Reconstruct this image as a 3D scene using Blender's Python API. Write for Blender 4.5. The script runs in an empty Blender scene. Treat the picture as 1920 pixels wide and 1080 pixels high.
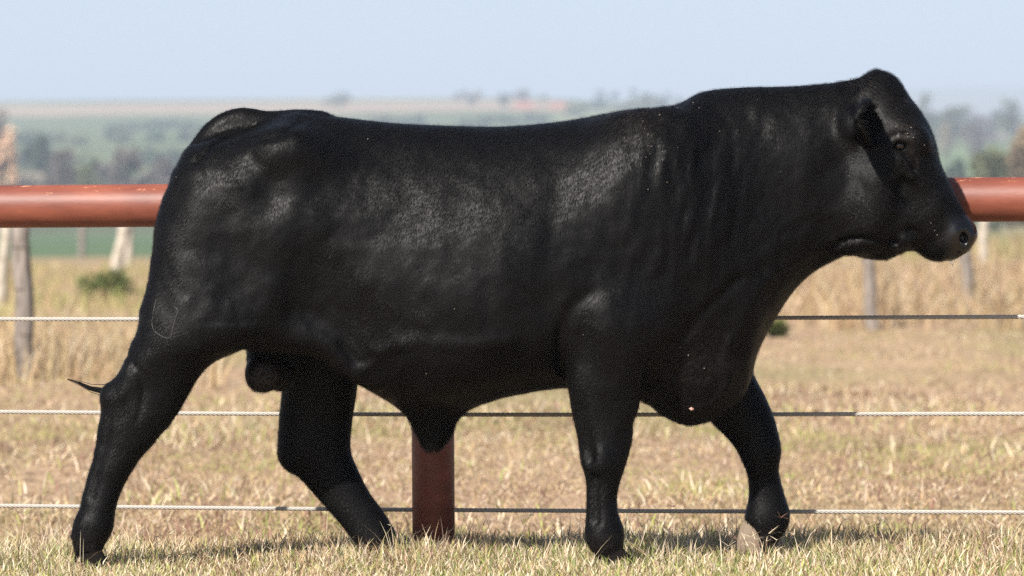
import bpy, math, random
import numpy as np
from mathutils import Vector, Matrix, noise as mnoise
from mathutils.bvhtree import BVHTree

random.seed(7)
rng = np.random.default_rng(7)
R = math.radians

# ------------------------------------------------------------------ camera
sc = bpy.context.scene
FPX, CAM_H = 7600.0, 1.04
PITCH, ROLL = math.atan(120 / FPX), R(0.36)
cam_d = bpy.data.cameras.new("camera")
cam = bpy.data.objects.new("camera", cam_d)
sc.collection.objects.link(cam)
cam_d.sensor_width = 36
cam_d.lens = FPX / 1920 * 36
cam_d.clip_start, cam_d.clip_end = 0.5, 60000
cam_d.dof.use_dof = True
cam_d.dof.focus_distance = 12.35
cam_d.dof.aperture_fstop = 4.2
MC = Matrix.Rotation(R(90) - PITCH, 3, 'X') @ Matrix.Rotation(-ROLL, 3, 'Z')
cam.matrix_world = Matrix.Translation((0, 0, CAM_H)) @ MC.to_4x4()
sc.camera = cam

def at(px, py, Y):
    """world point seen at photograph pixel (px,py) at depth Y"""
    d = MC @ Vector(((px - 960) / FPX, (540 - py) / FPX, -1))
    k = Y / d.y
    return Vector((d.x * k, Y, CAM_H + d.z * k))
def lvl(px):
    return 426 - 12 * px / 1920
def ground_at(px, py, z=0):
    if py - lvl(px) < 560: z = -0.16
    D = FPX * (CAM_H - z) / (py - lvl(px))
    p = at(px, py, D)
    return Vector((p.x, D, z))

# ------------------------------------------------------------------ light
SUN = Vector((-0.60, -1.0, 1.0)).normalized()
elev = math.asin(SUN.z)
azim = math.atan2(SUN.x, SUN.y)
w = bpy.data.worlds.new("World")
sc.world = w
w.use_nodes = True
nt = w.node_tree
sky = nt.nodes.new("ShaderNodeTexSky")
sky.sky_type = 'NISHITA'
sky.sun_disc = False
sky.sun_elevation = elev
sky.sun_rotation = azim
sky.air_density = 0.8
sky.dust_density = 1.5
sky.ozone_density = 1.0
sky.altitude = 500
bg = nt.nodes["Background"]
bg.inputs[1].default_value = 0.066
nt.links.new(sky.outputs[0], bg.inputs[0])
sl = bpy.data.lights.new("sun", 'SUN')
sl.energy = 4.8
sl.angle = R(0.5)
sl.color = (1.0, 0.95, 0.87)
so = bpy.data.objects.new("sun", sl)
so.rotation_euler = SUN.to_track_quat('Z', 'Y').to_euler()
sc.collection.objects.link(so)

vs = sc.view_settings
vs.view_transform = 'Standard'
vs.look = 'None'
vs.gamma = 1
vs.exposure = 1.15
sc.cycles.use_denoising = False
try:
    sc.cycles.denoiser = 'OPENIMAGEDENOISE'
    sc.cycles.denoising_input_passes = 'RGB_ALBEDO_NORMAL'
except Exception:
    pass
sc.cycles.sample_clamp_indirect = 2.0
sc.cycles.max_bounces = 5
sc.cycles.diffuse_bounces = 3
sc.cycles.volume_bounces = 0
sc.cycles.transparent_max_bounces = 8
sc.cycles.use_adaptive_sampling = False
sc.cycles.adaptive_threshold = 0.004

# ------------------------------------------------------------------ helpers
C = sc.collection
def tag(o, label=None, cat=None, group=None, kind=None):
    if label: o["label"] = label
    if cat: o["category"] = cat
    if group: o["group"] = group
    if kind: o["kind"] = kind
    return o
def link(name, me, mat=None, parent=None, smooth=True):
    o = bpy.data.objects.new(name, me)
    C.objects.link(o)
    if mat: me.materials.append(mat)
    if smooth and len(me.polygons):
        me.polygons.foreach_set("use_smooth", np.ones(len(me.polygons), dtype=bool))
    if parent: o.parent = parent
    return o
def empty(name, loc):
    o = bpy.data.objects.new(name, None)
    o.location = loc
    C.objects.link(o)
    return o
def np_mesh(name, V, F):
    """V (n,3), F list of (m,k) int arrays"""
    if not isinstance(F, (list, tuple)): F = [F]
    me = bpy.data.meshes.new(name)
    me.vertices.add(len(V))
    me.vertices.foreach_set("co", np.ascontiguousarray(V, dtype=np.float32).ravel())
    loops = np.concatenate([f.ravel() for f in F]).astype(np.int32)
    tot = np.concatenate([np.full(len(f), f.shape[1], dtype=np.int32) for f in F])
    start = np.concatenate([[0], np.cumsum(tot)[:-1]]).astype(np.int32)
    me.loops.add(len(loops))
    me.loops.foreach_set("vertex_index", loops)
    me.polygons.add(len(tot))
    me.polygons.foreach_set("loop_start", start)
    me.update(calc_edges=True)
    return me
def set_attr(me, name, arr, typ='FLOAT'):
    a = me.attributes.new(name, typ, 'POINT')
    if typ == 'FLOAT':
        a.data.foreach_set("value", np.ascontiguousarray(arr, dtype=np.float32).ravel())
    else:
        if arr.shape[1] == 3:
            arr = np.concatenate([arr, np.ones((len(arr), 1))], 1)
        a.data.foreach_set("color", np.ascontiguousarray(arr, dtype=np.float32).ravel())
def mat_new(name):
    m = bpy.data.materials.new(name)
    m.use_nodes = True
    t = m.node_tree
    return m, t, t.nodes, t.links, t.nodes["Principled BSDF"]
def tube_arrays(pts, rad, n=10, cap=True, ell=1.0):
    """rings along pts, radius list; returns V,F arrays"""
    pts = [Vector(p) for p in pts]
    V, F = [], []
    up = None
    for i, p in enumerate(pts):
        a = pts[max(i - 1, 0)]; b = pts[min(i + 1, len(pts) - 1)]
        t = (b - a).normalized()
        if up is None:
            up = Vector((0, 0, 1)) if abs(t.z) < 0.9 else Vector((1, 0, 0))
        s = t.cross(up).normalized()
        up = s.cross(t).normalized()
        r = rad[i] if hasattr(rad, '__len__') else rad
        for k in range(n):
            an = 2 * math.pi * k / n
            V.append(p + s * (math.cos(an) * r * ell) + up * (math.sin(an) * r))
    for i in range(len(pts) - 1):
        for k in range(n):
            F.append((i * n + k, i * n + (k + 1) % n, (i + 1) * n + (k + 1) % n, (i + 1) * n + k))
    V = np.array([tuple(v) for v in V]); Q = np.array(F)
    T = []
    if cap:
        c0, c1 = len(V), len(V) + 1
        V = np.vstack([V, tuple(pts[0]), tuple(pts[-1])])
        m = (len(pts) - 1) * n
        for k in range(n):
            T.append((c0, (k + 1) % n, k)); T.append((c1, m + k, m + (k + 1) % n))
    return V, Q, np.array(T).reshape(-1, 3)
def join_arrays(parts):
    Vs, Qs, Ts, o = [], [], [], 0
    for V, Q, T in parts:
        Vs.append(V)
        if len(Q): Qs.append(Q + o)
        if len(T): Ts.append(T + o)
        o += len(V)
    F = []
    if Qs: F.append(np.vstack(Qs))
    if Ts: F.append(np.vstack(Ts))
    return np.vstack(Vs), F

# fractal value noise in numpy (2-D)
def vnoise(x, y, seed=0):
    xi = np.floor(x).astype(np.int64); yi = np.floor(y).astype(np.int64)
    xf = x - xi; yf = y - yi
    u = xf * xf * (3 - 2 * xf); v = yf * yf * (3 - 2 * yf)
    def h(a, b):
        n = (a * 374761393 + b * 668265263 + seed * 1442695041) & 0x7fffffff
        n = (n ^ (n >> 13)) * 1274126177 & 0x7fffffff
        return ((n ^ (n >> 16)) & 0xffff) / 65535.0
    return (h(xi, yi) * (1 - u) + h(xi + 1, yi) * u) * (1 - v) + (h(xi, yi + 1) * (1 - u) + h(xi + 1, yi + 1) * u) * v
def fbm(x, y, o=4, seed=0):
    r = 0; a = 0.5; t = 0
    for i in range(o):
        r = r + a * vnoise(x, y, seed + i * 17); t += a
        x = x * 2.03 + 5.1; y = y * 2.03 + 1.7; a *= 0.5
    return r / t

# ------------------------------------------------------------------ terrain
DROP = 0.16      # the fence stands on a low berm; the pasture behind lies a little lower
def ground_z(x, y):
    x = np.asarray(x, float); y = np.asarray(y, float)
    far = np.clip((y - 13.6) / 6, 0, 1)
    z = far * ((fbm(x * 0.5, y * 0.5, 3, 3) - 0.5) * 0.09 + (fbm(x * 0.07, y * 0.07, 2, 9) - 0.5) * 0.22 * np.clip((y - 16) / 20, 0, 1))
    z = z + (fbm(x * 4, y * 4, 2, 4) - 0.5) * 0.012
    b = np.clip((y - 12.98 - 0.25 * (fbm(x * 1.1, y * 0, 2, 6) - .5)) / 1.5, 0, 1); z = z - DROP * b * b * (3 - 2 * b)
    # valley side and plateau, height set by the elevation angle it is seen under
    u = x / np.maximum(y, 1) * FPX + 960
    D = y
    ang_l = np.interp(D, [0, 380, 560, 800, 1200, 1900, 2500, 2800], [0, 0, 12, 70, 150, 212, 240, 240])
    ang_r = np.interp(D, [0, 380, 560, 800, 1200, 1900, 2500, 2800], [0, 0, 12, 80, 146, 180, 196, 182])
    m = np.clip((u - 930) / 900, 0, 1); m = m * m * (3 - 2 * m)
    ang = ang_l * (1 - m) + ang_r * m
    far_r = np.interp(D, [2800, 4500, 6500, 7500], [0, 180, 252, 250])
    ang2 = far_r * (0.90 + 0.10 * np.clip((u - 900) / 900, 0, 1)) * np.clip((u - 700) / 500, 0.2, 1)
    zz = ang / FPX * D
    z_far = np.maximum(zz * (D < 2810) + (D >= 2810) * ang2 / FPX * D, 0)
    rough = (fbm(x * 0.004, y * 0.004, 3, 5) - 0.5) * 5 * np.clip((D - 600) / 1500, 0, 1)
    return z + z_far + rough

def terrain_colour(x, y):
    n = len(x)
    u = x / np.maximum(y, 1) * FPX + 960
    D = y
    straw = np.array([0.34, 0.25, 0.155]); brown = np.array([0.27, 0.18, 0.125])
    green = np.array([0.17, 0.17, 0.07])
    a = fbm(x * 1.1, y * 0.45, 4, 21)[:, None]; b = fbm(x * 0.35 + 9, y * 0.16, 3, 33)[:, None]
    c = straw * (1 - a) + brown * a
    g = np.clip((b - 0.50) * 5, 0, 1) * 0.55
    c = c * (1 - g) + green * g
    def blend(c, col, w):
        w = np.clip(w, 0, 1)[:, None]
        return c * (1 - w) + np.array(col) * w
    def band(v, lo, hi, s):
        return np.clip((v - lo) / s, 0, 1) * np.clip((hi - v) / s, 0, 1)
    D = D * (1 + 0.045 * (fbm(u * .004, D * .001, 3, 40) - .5) * np.clip((D - 600) / 600, 0, 1))
    # crop field
    c = blend(c, (0.09, 0.135, 0.07), band(D, 150, 480, 12) * (u < 1150))
    c = blend(c, (0.20, 0.19, 0.09), band(D, 140, 480, 12) * (u >= 1150) * 0.7)
    # valley scrub
    c = blend(c, (0.09, 0.105, 0.06), band(D, 470, 820, 20))
    rowm = 0.5 + 0.5 * np.sin((x * 0.93 + y * 0.37) * 2 * math.pi / 26)
    rows = np.array([0.06, 0.095, 0.04]) * (1 - rowm[:, None]) + np.array([0.16, 0.175, 0.08]) * rowm[:, None]
    w = (band(D, 820, 1960, 30))[:, None]
    c = c * (1 - w) + rows * w
    c = blend(c, (0.33, 0.25, 0.17), band(D, 1940, 2340, 40) * (u < 1000))
    c = blend(c, (0.25, 0.26, 0.11), band(D, 2340, 2900, 60) * (u < 1050))
    c = blend(c, (0.19, 0.20, 0.10), band(D, 1740, 2900, 60) * (u >= 1050))
    c = blend(c, (0.14, 0.19, 0.085), band(D, 900, 1250, 20) * np.clip((u - 1650) / 60, 0, 1))
    c = blend(c, (0.15, 0.18, 0.09), band(D, 1600, 1900, 30) * np.clip((u - 1700) / 60, 0, 1))
    red = band(D, 2050, 2350, 40) * (band(u, 960, 1010, 12) + band(u, 1025, 1075, 15))
    c = blend(c, (0.42, 0.16, 0.09), red)
    # pale bare bank at the far left
    c = blend(c, (0.42, 0.30, 0.19), band(D, 640, 860, 20) * np.clip((40 - u) / 15, 0, 1))
    patch = fbm(x * 0.003, y * 0.002, 3, 77)
    c = blend(c, (0.05, 0.075, 0.045), np.clip((patch - 0.6) * 8, 0, 1) * (D > 1700) * 0.7)
    # distant ridge
    c = blend(c, (0.20, 0.18, 0.13), band(D, 2900, 9000, 60))
    return c

def build_ground():
    ys = np.concatenate([np.arange(-6, 11, 0.5), np.arange(11, 16, 0.05), np.arange(16, 40, 0.16), np.geomspace(40, 9000, 420)])
    us = np.concatenate([np.linspace(-9000, -700, 22), np.linspace(-600, 2500, 311), np.linspace(2600, 11000, 22)])
    W, D = np.meshgrid(us, ys)
    base = np.maximum(D, 14.0)
    X = (W - 960) / FPX * base
    x, y = X.ravel(), D.ravel()
    z = ground_z(x, y)
    V = np.stack([x, y, z], 1)
    nu, ny = len(us), len(ys)
    i = np.arange(ny - 1)[:, None] * nu + np.arange(nu - 1)[None]
    F = np.stack([i, i + 1, i + nu + 1, i + nu], -1).reshape(-1, 4)
    me = np_mesh("ground", V, F)
    set_attr(me, "albedo", terrain_colour(x, y), 'FLOAT_COLOR')
    m, t, N, L, P = mat_new("pasture_ground")
    at_ = N.new("ShaderNodeAttribute"); at_.attribute_name = "albedo"
    tc = N.new("ShaderNodeTexCoord")
    mp = N.new("ShaderNodeMapping"); mp.inputs['Scale'].default_value = (1, 0.35, 1)
    n1 = N.new("ShaderNodeTexNoise"); n1.inputs['Scale'].default_value = 22; n1.inputs['Detail'].default_value = 6
    L.new(tc.outputs['Object'], mp.inputs[0]); L.new(mp.outputs[0], n1.inputs['Vector'])
    r1 = N.new("ShaderNodeValToRGB"); r1.color_ramp.elements[0].position = 0.3; r1.color_ramp.elements[1].position = 0.7
    r1.color_ramp.elements[0].color = (0.55, 0.52, 0.5, 1); r1.color_ramp.elements[1].color = (1.35, 1.35, 1.3, 1)
    L.new(n1.outputs[0], r1.inputs[0])
    mx = N.new("ShaderNodeMix"); mx.data_type = 'RGBA'; mx.blend_type = 'MULTIPLY'; mx.inputs[0].default_value = 1
    L.new(at_.outputs['Color'], mx.inputs[6]); L.new(r1.outputs[0], mx.inputs[7])
    L.new(mx.outputs[2], P.inputs['Base Color'])
    P.inputs['Roughness'].default_value = 0.95
    P.inputs['Specular IOR Level'].default_value = 0.1
    bp = N.new("ShaderNodeBump"); bp.inputs['Strength'].default_value = 0.8; bp.inputs['Distance'].default_value = 0.02
    L.new(n1.outputs[0], bp.inputs['Height']); L.new(bp.outputs[0], P.inputs['Normal'])
    o = link("ground", me, m)
    tag(o, kind="structure")
build_ground()

# ------------------------------------------------------------------ grass
def grass_mat(name, trans=0.25):
    m, t, N, L, P = mat_new(name)
    a = N.new("ShaderNodeAttribute"); a.attribute_name = "tint"
    L.new(a.outputs['Color'], P.inputs['Base Color'])
    P.inputs['Roughness'].default_value = 0.6
    P.inputs['Specular IOR Level'].default_value = 0.25
    tr = N.new("ShaderNodeBsdfTranslucent"); L.new(a.outputs['Color'], tr.inputs[0])
    ms = N.new("ShaderNodeMixShader"); ms.inputs[0].default_value = trans
    L.new(P.outputs[0], ms.inputs[1]); L.new(tr.outputs[0], ms.inputs[2])
    L.new(ms.outputs[0], N["Material Output"].inputs[0])
    return m
GM = grass_mat("grass_blades")

def blades(root, length, width, azim, lean, curl, col, seg=3):
    """vectorised curved blades; lean = angle from vertical at the base, curl = extra angle at the tip"""
    n = len(root)
    ca, sa = np.cos(azim), np.sin(azim)
    side = np.stack([-sa, ca, np.zeros(n)], 1)
    tw = rng.uniform(-1.2, 1.2, n)
    side = side * np.cos(tw)[:, None] + np.stack([ca, sa, np.zeros(n)], 1) * np.sin(tw)[:, None]
    p = root.copy()
    rows, cols = [], []
    for k in range(seg + 1):
        f = k / seg
        wd = width * (1 - 0.35 * f) if k < seg else width * 0.08
        rows.append(p - side * wd[:, None] * 0.5)
        rows.append(p + side * wd[:, None] * 0.5)
        an = lean + curl * f
        d = np.stack([np.sin(an) * ca, np.sin(an) * sa, np.cos(an)], 1)
        p = p + d * (length / seg)[:, None]
    V = np.stack(rows, 1).reshape(-1, 3)
    nv = 2 * (seg + 1)
    b = (np.arange(n) * nv)[:, None, None]
    q = np.array([[2 * k, 2 * k + 1, 2 * k + 3, 2 * k + 2] for k in range(seg)])[None]
    F = (b + q).reshape(-1, 4)
    Cc = np.repeat(col, nv, axis=0)
    return V, F, Cc
def grass_obj(name, sets, label, mat=GM):
    Vs, Fs, Cs, o = [], [], [], 0
    for V, F, c in sets:
        Vs.append(V); Fs.append(F + o); Cs.append(c); o += len(V)
    me = np_mesh(name, np.vstack(Vs), np.vstack(Fs))
    set_attr(me, "tint", np.vstack(Cs), 'FLOAT_COLOR')
    ob = link(name, me, mat, smooth=False)
    tag(ob, label, "grass", kind="stuff")
    return ob
PAL = dict(straw=(0.42, 0.31, 0.175), pale=(0.60, 0.50, 0.36), green=(0.16, 0.20, 0.06), lime=(0.31, 0.32, 0.10),
           brown=(0.24, 0.15, 0.10), purple=(0.22, 0.12, 0.09), ochre=(0.38, 0.265, 0.14))
def pick(n, weights):
    ks = list(weights); p = np.array([weights[k] for k in ks], float); p = p / p.sum()
    idx = rng.choice(len(ks), n, p=p)
    c = np.array([PAL[k] for k in ks])[idx]
    return c * rng.uniform(0.72, 1.2, (n, 1)) * rng.uniform(0.94, 1.06, (n, 3))
def scatter(n, y0, y1, margin=130, power=1.0):
    y = y0 + (y1 - y0) * rng.random(n) ** power
    u = rng.uniform(-margin, 1920 + margin, n)
    x = (u - 960) / FPX * y
    return x, y, u
def blade_set(n, y0, y1, weights, l0, l1, w0, w1, power=1.0, lean=(0.0, 1.2), curl=(0.1, 1.3), clump=None, seg=3, margin=130, gweights=None):
    x, y, u = scatter(n, y0, y1, margin, power)
    if clump:
        c = fbm(x * clump[0], y * clump[0] * 0.6, 3, clump[1])
        keep = rng.random(n) < np.clip((c - clump[2]) * clump[3], 0.02, 1)
        x, y, u = x[keep], y[keep], u[keep]
    n = len(x)
    z = ground_z(x, y)
    root = np.stack([x, y, z - 0.004], 1)
    col = pick(n, weights)
    bare = np.clip((fbm(x * .9 + 31, y * .35 + 7, 3, 58) - .52) * 6, 0, 1)
    keepb = rng.random(n) > bare * .75
    x, y, z, root, col = x[keepb], y[keepb], z[keepb], root[keepb], col[keepb]; n = len(x)
    if gweights:
        g = np.clip((fbm(x * 1.3 + 4, y * 0.6, 3, 55) - 0.47) * 5, 0, 1)
        sel = rng.random(n) < g
        col[sel] = pick(int(sel.sum()), gweights)
    ln = rng.uniform(l0, l1, n) * (0.6 + 0.8 * fbm(x * 3, y * 2, 2, 61))
    return blades(root, ln, rng.uniform(w0, w1, n), rng.uniform(0, 2 * math.pi, n), rng.uniform(*lean, n), rng.uniform(*curl, n), col, seg)

def build_grass():
    near = {'straw': 4, 'pale': 4, 'green': .9, 'lime': 1.3, 'brown': 1.4, 'purple': .6, 'ochre': 1}
    dry = {'straw': 5, 'pale': 3.2, 'brown': 2.6, 'ochre': 2, 'lime': .4, 'purple': 1.4}
    gre = {'green': 1.6, 'lime': 2.6, 'pale': 4, 'straw': 2.5}
    s = [blade_set(26000, 12.2, 12.85, near, 0.025, 0.085, 0.0020, 0.0052, gweights=gre, lean=(0, 1.3)),
         blade_set(30000, 11.55, 12.25, near, 0.02, 0.055, 0.0020, 0.0052, gweights=gre, lean=(0, 1.3)),
         blade_set(44000, 12.7, 14.6, dry, 0.02, 0.075, 0.0020, 0.0048, gweights={'lime': 1, 'straw': 3, 'pale': 2}, lean=(0, 1.35)),
         blade_set(6000, 12.0, 13.4, {'pale': 3, 'straw': 3, 'purple': 1}, 0.07, 0.15, 0.0014, 0.0026, lean=(0, 1.0), curl=(0.2, 1.5), clump=(3.0, 71, 0.45, 4))]
    grass_obj("turf_grass", s, "short dry and green turf around the hooves of the bull")
    s = [blade_set(110000, 14.2, 24, dry, 0.02, 0.055, 0.003, 0.007, power=1.25, gweights={'lime': 4, 'straw': 4, 'green': .3}, lean=(0.3, 1.45), margin=160),
         blade_set(60000, 24, 46, dry, 0.02, 0.06, 0.006, 0.014, power=1.2, gweights={'lime': 2, 'straw': 3}, lean=(0.3, 1.4), margin=200, seg=2),
         blade_set(13000, 14.5, 28, {'lime': 2, 'pale': 4, 'straw': 3}, 0.06, 0.13, 0.005, 0.011, clump=(1.2, 81, 0.53, 8), margin=160),
         blade_set(9000, 14.5, 28, {'brown': 4, 'purple': 3}, 0.04, 0.09, 0.005, 0.012, clump=(1.0, 85, 0.52, 8), margin=160)]
    grass_obj("pasture_grass", s, "grazed straw coloured pasture behind the pipe fence")
    # seed stalks with finger like heads near the hooves
    V, F, Cc, o = [], [], [], 0
    pts = [(300, 1035, .11), (150, 1050, .10), (1430, 1050, .13), (1180, 1045, .10), (860, 1035, .11), (800, 1032, .12), (740, 1050, .10), (560, 1045, .07), (690, 1040, .12),
           (1560, 1050, .10), (1640, 1045, .09), (1720, 1040, .12), (1500, 1055, .08), (420, 1045, .07), (960, 1040, .06), (1060, 1045, .1), (1300, 1048, .06), (60, 1050, .08), (1850, 1048, .10), (1120, 1062, .07)]
    for i in range(22):
        pts.append((rng.uniform(1365, 1445), rng.uniform(1046, 1062), rng.uniform(.03, .09)))
    for i in range(75):
        pts.append((rng.uniform(-60, 1980), rng.uniform(1010, 1068), rng.uniform(.04, .11)))
    for (px, py, h) in pts:
        g = ground_at(px, py)
        a = rng.uniform(0, 6.28)
        col = np.array(PAL['pale'] if rng.random() < .7 else PAL['purple']) * rng.uniform(.8, 1.15)
        lean, curl = rng.uniform(0.05, .5), rng.uniform(.1, .6)
        v, f, c = blades(np.array([[g.x, g.y, 0]]), np.array([h * 1.1]), np.array([.0026]), np.array([a]), np.array([lean]), np.array([curl]), col[None])
        tip = v[-1].copy()
        V.append(v); F.append(f + o); Cc.append(c); o += len(v)
        k = rng.integers(3, 6)
        v, f, c = blades(np.repeat(tip[None], k, 0), rng.uniform(.025, .055, k), np.full(k, .0028), a + rng.uniform(-2.6, 2.6, k), rng.uniform(.9, 1.5, k), rng.uniform(0, .7, k), np.repeat(col[None], k, 0))
        V.append(v); F.append(f + o); Cc.append(c); o += len(v)
    me = np_mesh("seed_stalks", np.vstack(V), np.vstack(F))
    set_attr(me, "tint", np.vstack(Cc), 'FLOAT_COLOR')
    tag(link("seed_stalks", me, GM, smooth=False), "thin dry grass stalks with finger like seed heads", "grass", kind="stuff")
    # tall dry stands
    sets = []
    def stand(n, boxu, boxd, l0, l1, wts, wd):
        y = rng.uniform(boxd[0], boxd[1], n); u = rng.uniform(boxu[0], boxu[1], n)
        x = (u - 960) / FPX * y
        c = fbm(x * 0.8, y * 0.3, 3, 91)
        k = rng.random(n) < np.clip((c - 0.38) * 5, 0.05, 1)
        x, y = x[k], y[k]; n = len(x)
        root = np.stack([x, y, ground_z(x, y)], 1)
        ln = rng.uniform(l0, l1, n) * (0.4 + 1.2 * fbm(x * 1.5, y * .5, 2, 93))
        sets.append(blades(root, ln, rng.uniform(wd * .6, wd * 1.3, n), rng.uniform(0, 6.28, n), rng.uniform(0, .55, n), rng.uniform(0.1, 1.1, n), pick(n, wts)))
    tw = {'straw': 5, 'ochre': 3, 'pale': 2, 'brown': 1}
    stand(14000, (-250, 420), (29, 46), 0.15, 0.42, tw, 0.010)
    stand(12000, (-250, 420), (50, 110), 0.15, 0.35, {'straw': 4, 'lime': 3, 'ochre': 2}, 0.018)
    stand(30000, (1300, 2150), (44, 95), 0.15, 0.55, {'straw': 5, 'ochre': 4, 'pale': 2, 'brown': 3}, 0.016)
    stand(9000, (1300, 2150), (95, 170), 0.3, 0.9, {'straw': 3, 'lime': 2, 'brown': 2, 'green': 1}, 0.04)
    stand(16000, (420, 1300), (50, 110), 0.15, 0.5, tw, 0.018)
    grass_obj("tall_dry_grass", sets, "tall straw coloured grass standing between the wooden posts")
build_grass()

# ------------------------------------------------------------------ pipe fence
def fence_y(px):   # depth of the fence line under a pixel column
    return 12.94 - 0.19 * (px - 810) / 588.0 * 1.0
FA = Vector((at(810, 540, 12.94).x, 12.94))
FD = Vector((1, -0.19)).normalized()
def fence_pt(s, z):
    p = FA + FD * s
    return Vector((p.x, p.y, z))
def build_fence():
    root = empty("pipe_fence", fence_pt(0, 0))
    tag(root, "rust red steel pipe rail on a round post with twisted wire strands behind the bull", "fence")
    m, t, N, L, P = mat_new("oxide_red_paint")
    tc = N.new("ShaderNodeTexCoord")
    n1 = N.new("ShaderNodeTexNoise"); n1.inputs['Scale'].default_value = 5; n1.inputs['Detail'].default_value = 8
    mp = N.new("ShaderNodeMapping"); mp.inputs['Scale'].default_value = (1, 3, 4)
    L.new(tc.outputs['Object'], mp.inputs[0]); L.new(mp.outputs[0], n1.inputs['Vector'])
    rp = N.new("ShaderNodeValToRGB")
    rp.color_ramp.elements[0].position = .3; rp.color_ramp.elements[0].color = (0.11, 0.030, 0.019, 1)
    rp.color_ramp.elements[1].position = .75; rp.color_ramp.elements[1].color = (0.21, 0.062, 0.036, 1)
    L.new(n1.outputs[0], rp.inputs[0])
    # small chips and scratches showing pale primer
    n2 = N.new("ShaderNodeTexNoise"); n2.inputs['Scale'].default_value = 38; n2.inputs['Detail'].default_value = 9; n2.inputs['Roughness'].default_value = .7
    mp2 = N.new("ShaderNodeMapping"); mp2.inputs['Scale'].default_value = (.35, 1, 1.3)
    L.new(tc.outputs['Object'], mp2.inputs[0]); L.new(mp2.outputs[0], n2.inputs['Vector'])
    geo = N.new("ShaderNodeSeparateXYZ"); L.new(tc.outputs['Normal'], geo.inputs[0])
    ad = N.new("ShaderNodeMath"); ad.operation = 'MULTIPLY_ADD'; ad.inputs[1].default_value = .11
    L.new(geo.outputs[2], ad.inputs[0]); L.new(n2.outputs[0], ad.inputs[2])
    r2 = N.new("ShaderNodeValToRGB"); r2.color_ramp.elements[0].position = .675; r2.color_ramp.elements[1].position = .72
    L.new(ad.outputs[0], r2.inputs[0])
    mx = N.new("ShaderNodeMix"); mx.data_type = 'RGBA'; mx.inputs[7].default_value = (0.45, 0.20, 0.11, 1)
    L.new(r2.outputs[0], mx.inputs[0]); L.new(rp.outputs[0], mx.inputs[6])
    L.new(mx.outputs[2], P.inputs['Base Color'])
    P.inputs['Roughness'].default_value = .5; P.inputs['Specular IOR Level'].default_value = .35
    bp = N.new("ShaderNodeBump"); bp.inputs['Strength'].default_value = .25; bp.inputs['Distance'].default_value = .004
    L.new(n2.outputs[0], bp.inputs['Height']); L.new(bp.outputs[0], P.inputs['Normal'])
    def part(name, arrs, mat):
        V, F = join_arrays(arrs)
        V = V - np.array(tuple(root.location))
        return link(name, np_mesh(name, V, F), mat, root)
    part("rail", [tube_arrays([fence_pt(s, 1.107) for s in np.linspace(-9, 9, 19)], .0695, 48)], m)
    post = part("post", [tube_arrays([fence_pt(0, z) for z in (-.3, .3, .7, 1.06)], .068, 40)], m)
    part("weld_collar", [tube_arrays([fence_pt(0, z) for z in (1.005, 1.02, 1.035, 1.045)], [.069, .073, .0745, .072], 40)], m)
    # more posts outside the picture
    for s in (-4.2, 4.2):
        part("post", [tube_arrays([fence_pt(s, z) for z in (-.3, .3, .7, 1.06)], .068, 40)], m)
    w_, t, N, L, P = mat_new("galvanised_wire")
    P.inputs['Base Color'].default_value = (.62, .60, .57, 1); P.inputs['Metallic'].default_value = .1; P.inputs['Roughness'].default_value = .5
    nz = N.new("ShaderNodeTexNoise"); nz.inputs['Scale'].default_value = 30
    rr = N.new("ShaderNodeValToRGB"); rr.color_ramp.elements[0].color = (.22, .195, .17, 1); rr.color_ramp.elements[1].color = (.42, .39, .35, 1)
    L.new(nz.outputs[0], rr.inputs[0]); L.new(rr.outputs[0], P.inputs['Base Color'])
    for z, sag in ((.740, .002), (.437, .004), (.131, .003)):
        arr = []
        for k in range(5):     # five strands laid helically make one cable
            ss = np.linspace(-4.4, 4.4, 2600)
            pts = []
            for s in ss:
                a = s * 2 * math.pi / .075 + k * 2 * math.pi / 5
                zz = z - sag * math.cos(s * 1.3) + .0042 * math.sin(a)
                q = fence_pt(s, zz); q.y += .0042 * math.cos(a)
                pts.append(q)
            P3 = np.array([tuple(p) for p in pts])
            n = 5
            an = np.arange(n) * 2 * math.pi / n
            ring = np.stack([np.zeros(n), np.cos(an), np.sin(an)], 1) * .0029
            V = (P3[:, None] + ring[None]).reshape(-1, 3)
            i = np.arange(len(ss) - 1)[:, None] * n
            kk = np.arange(n)[None]
            Q = np.stack([i + kk, i + (kk + 1) % n, i + n + (kk + 1) % n, i + n + kk], -1).reshape(-1, 4)
            arr.append((V, Q, np.zeros((0, 3), int)))
        part("wire_cable", arr, w_)
build_fence()

# ------------------------------------------------------------------ wooden posts behind
def wood_mat(name, c0, c1):
    m, t, N, L, P = mat_new(name)
    tc = N.new("ShaderNodeTexCoord")
    mp = N.new("ShaderNodeMapping"); mp.inputs['Scale'].default_value = (14, 14, 1.4)
    n1 = N.new("ShaderNodeTexNoise"); n1.inputs['Scale'].default_value = 3; n1.inputs['Detail'].default_value = 8
    L.new(tc.outputs['Object'], mp.inputs[0]); L.new(mp.outputs[0], n1.inputs['Vector'])
    rp = N.new("ShaderNodeValToRGB"); rp.color_ramp.elements[0].position = .35; rp.color_ramp.elements[1].position = .68
    rp.color_ramp.elements[0].color = (*c0, 1); rp.color_ramp.elements[1].color = (*c1, 1)
    L.new(n1.outputs[0], rp.inputs[0]); L.new(rp.outputs[0], P.inputs['Base Color'])
    P.inputs['Roughness'].default_value = .9
    bp = N.new("ShaderNodeBump"); bp.inputs['Strength'].default_value = .8; bp.inputs['Distance'].default_value = .012
    L.new(n1.outputs[0], bp.inputs['Height']); L.new(bp.outputs[0], P.inputs['Normal'])
    return m
WG = wood_mat("weathered_wood", (.09, .075, .065), (.26, .22, .19))
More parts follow.
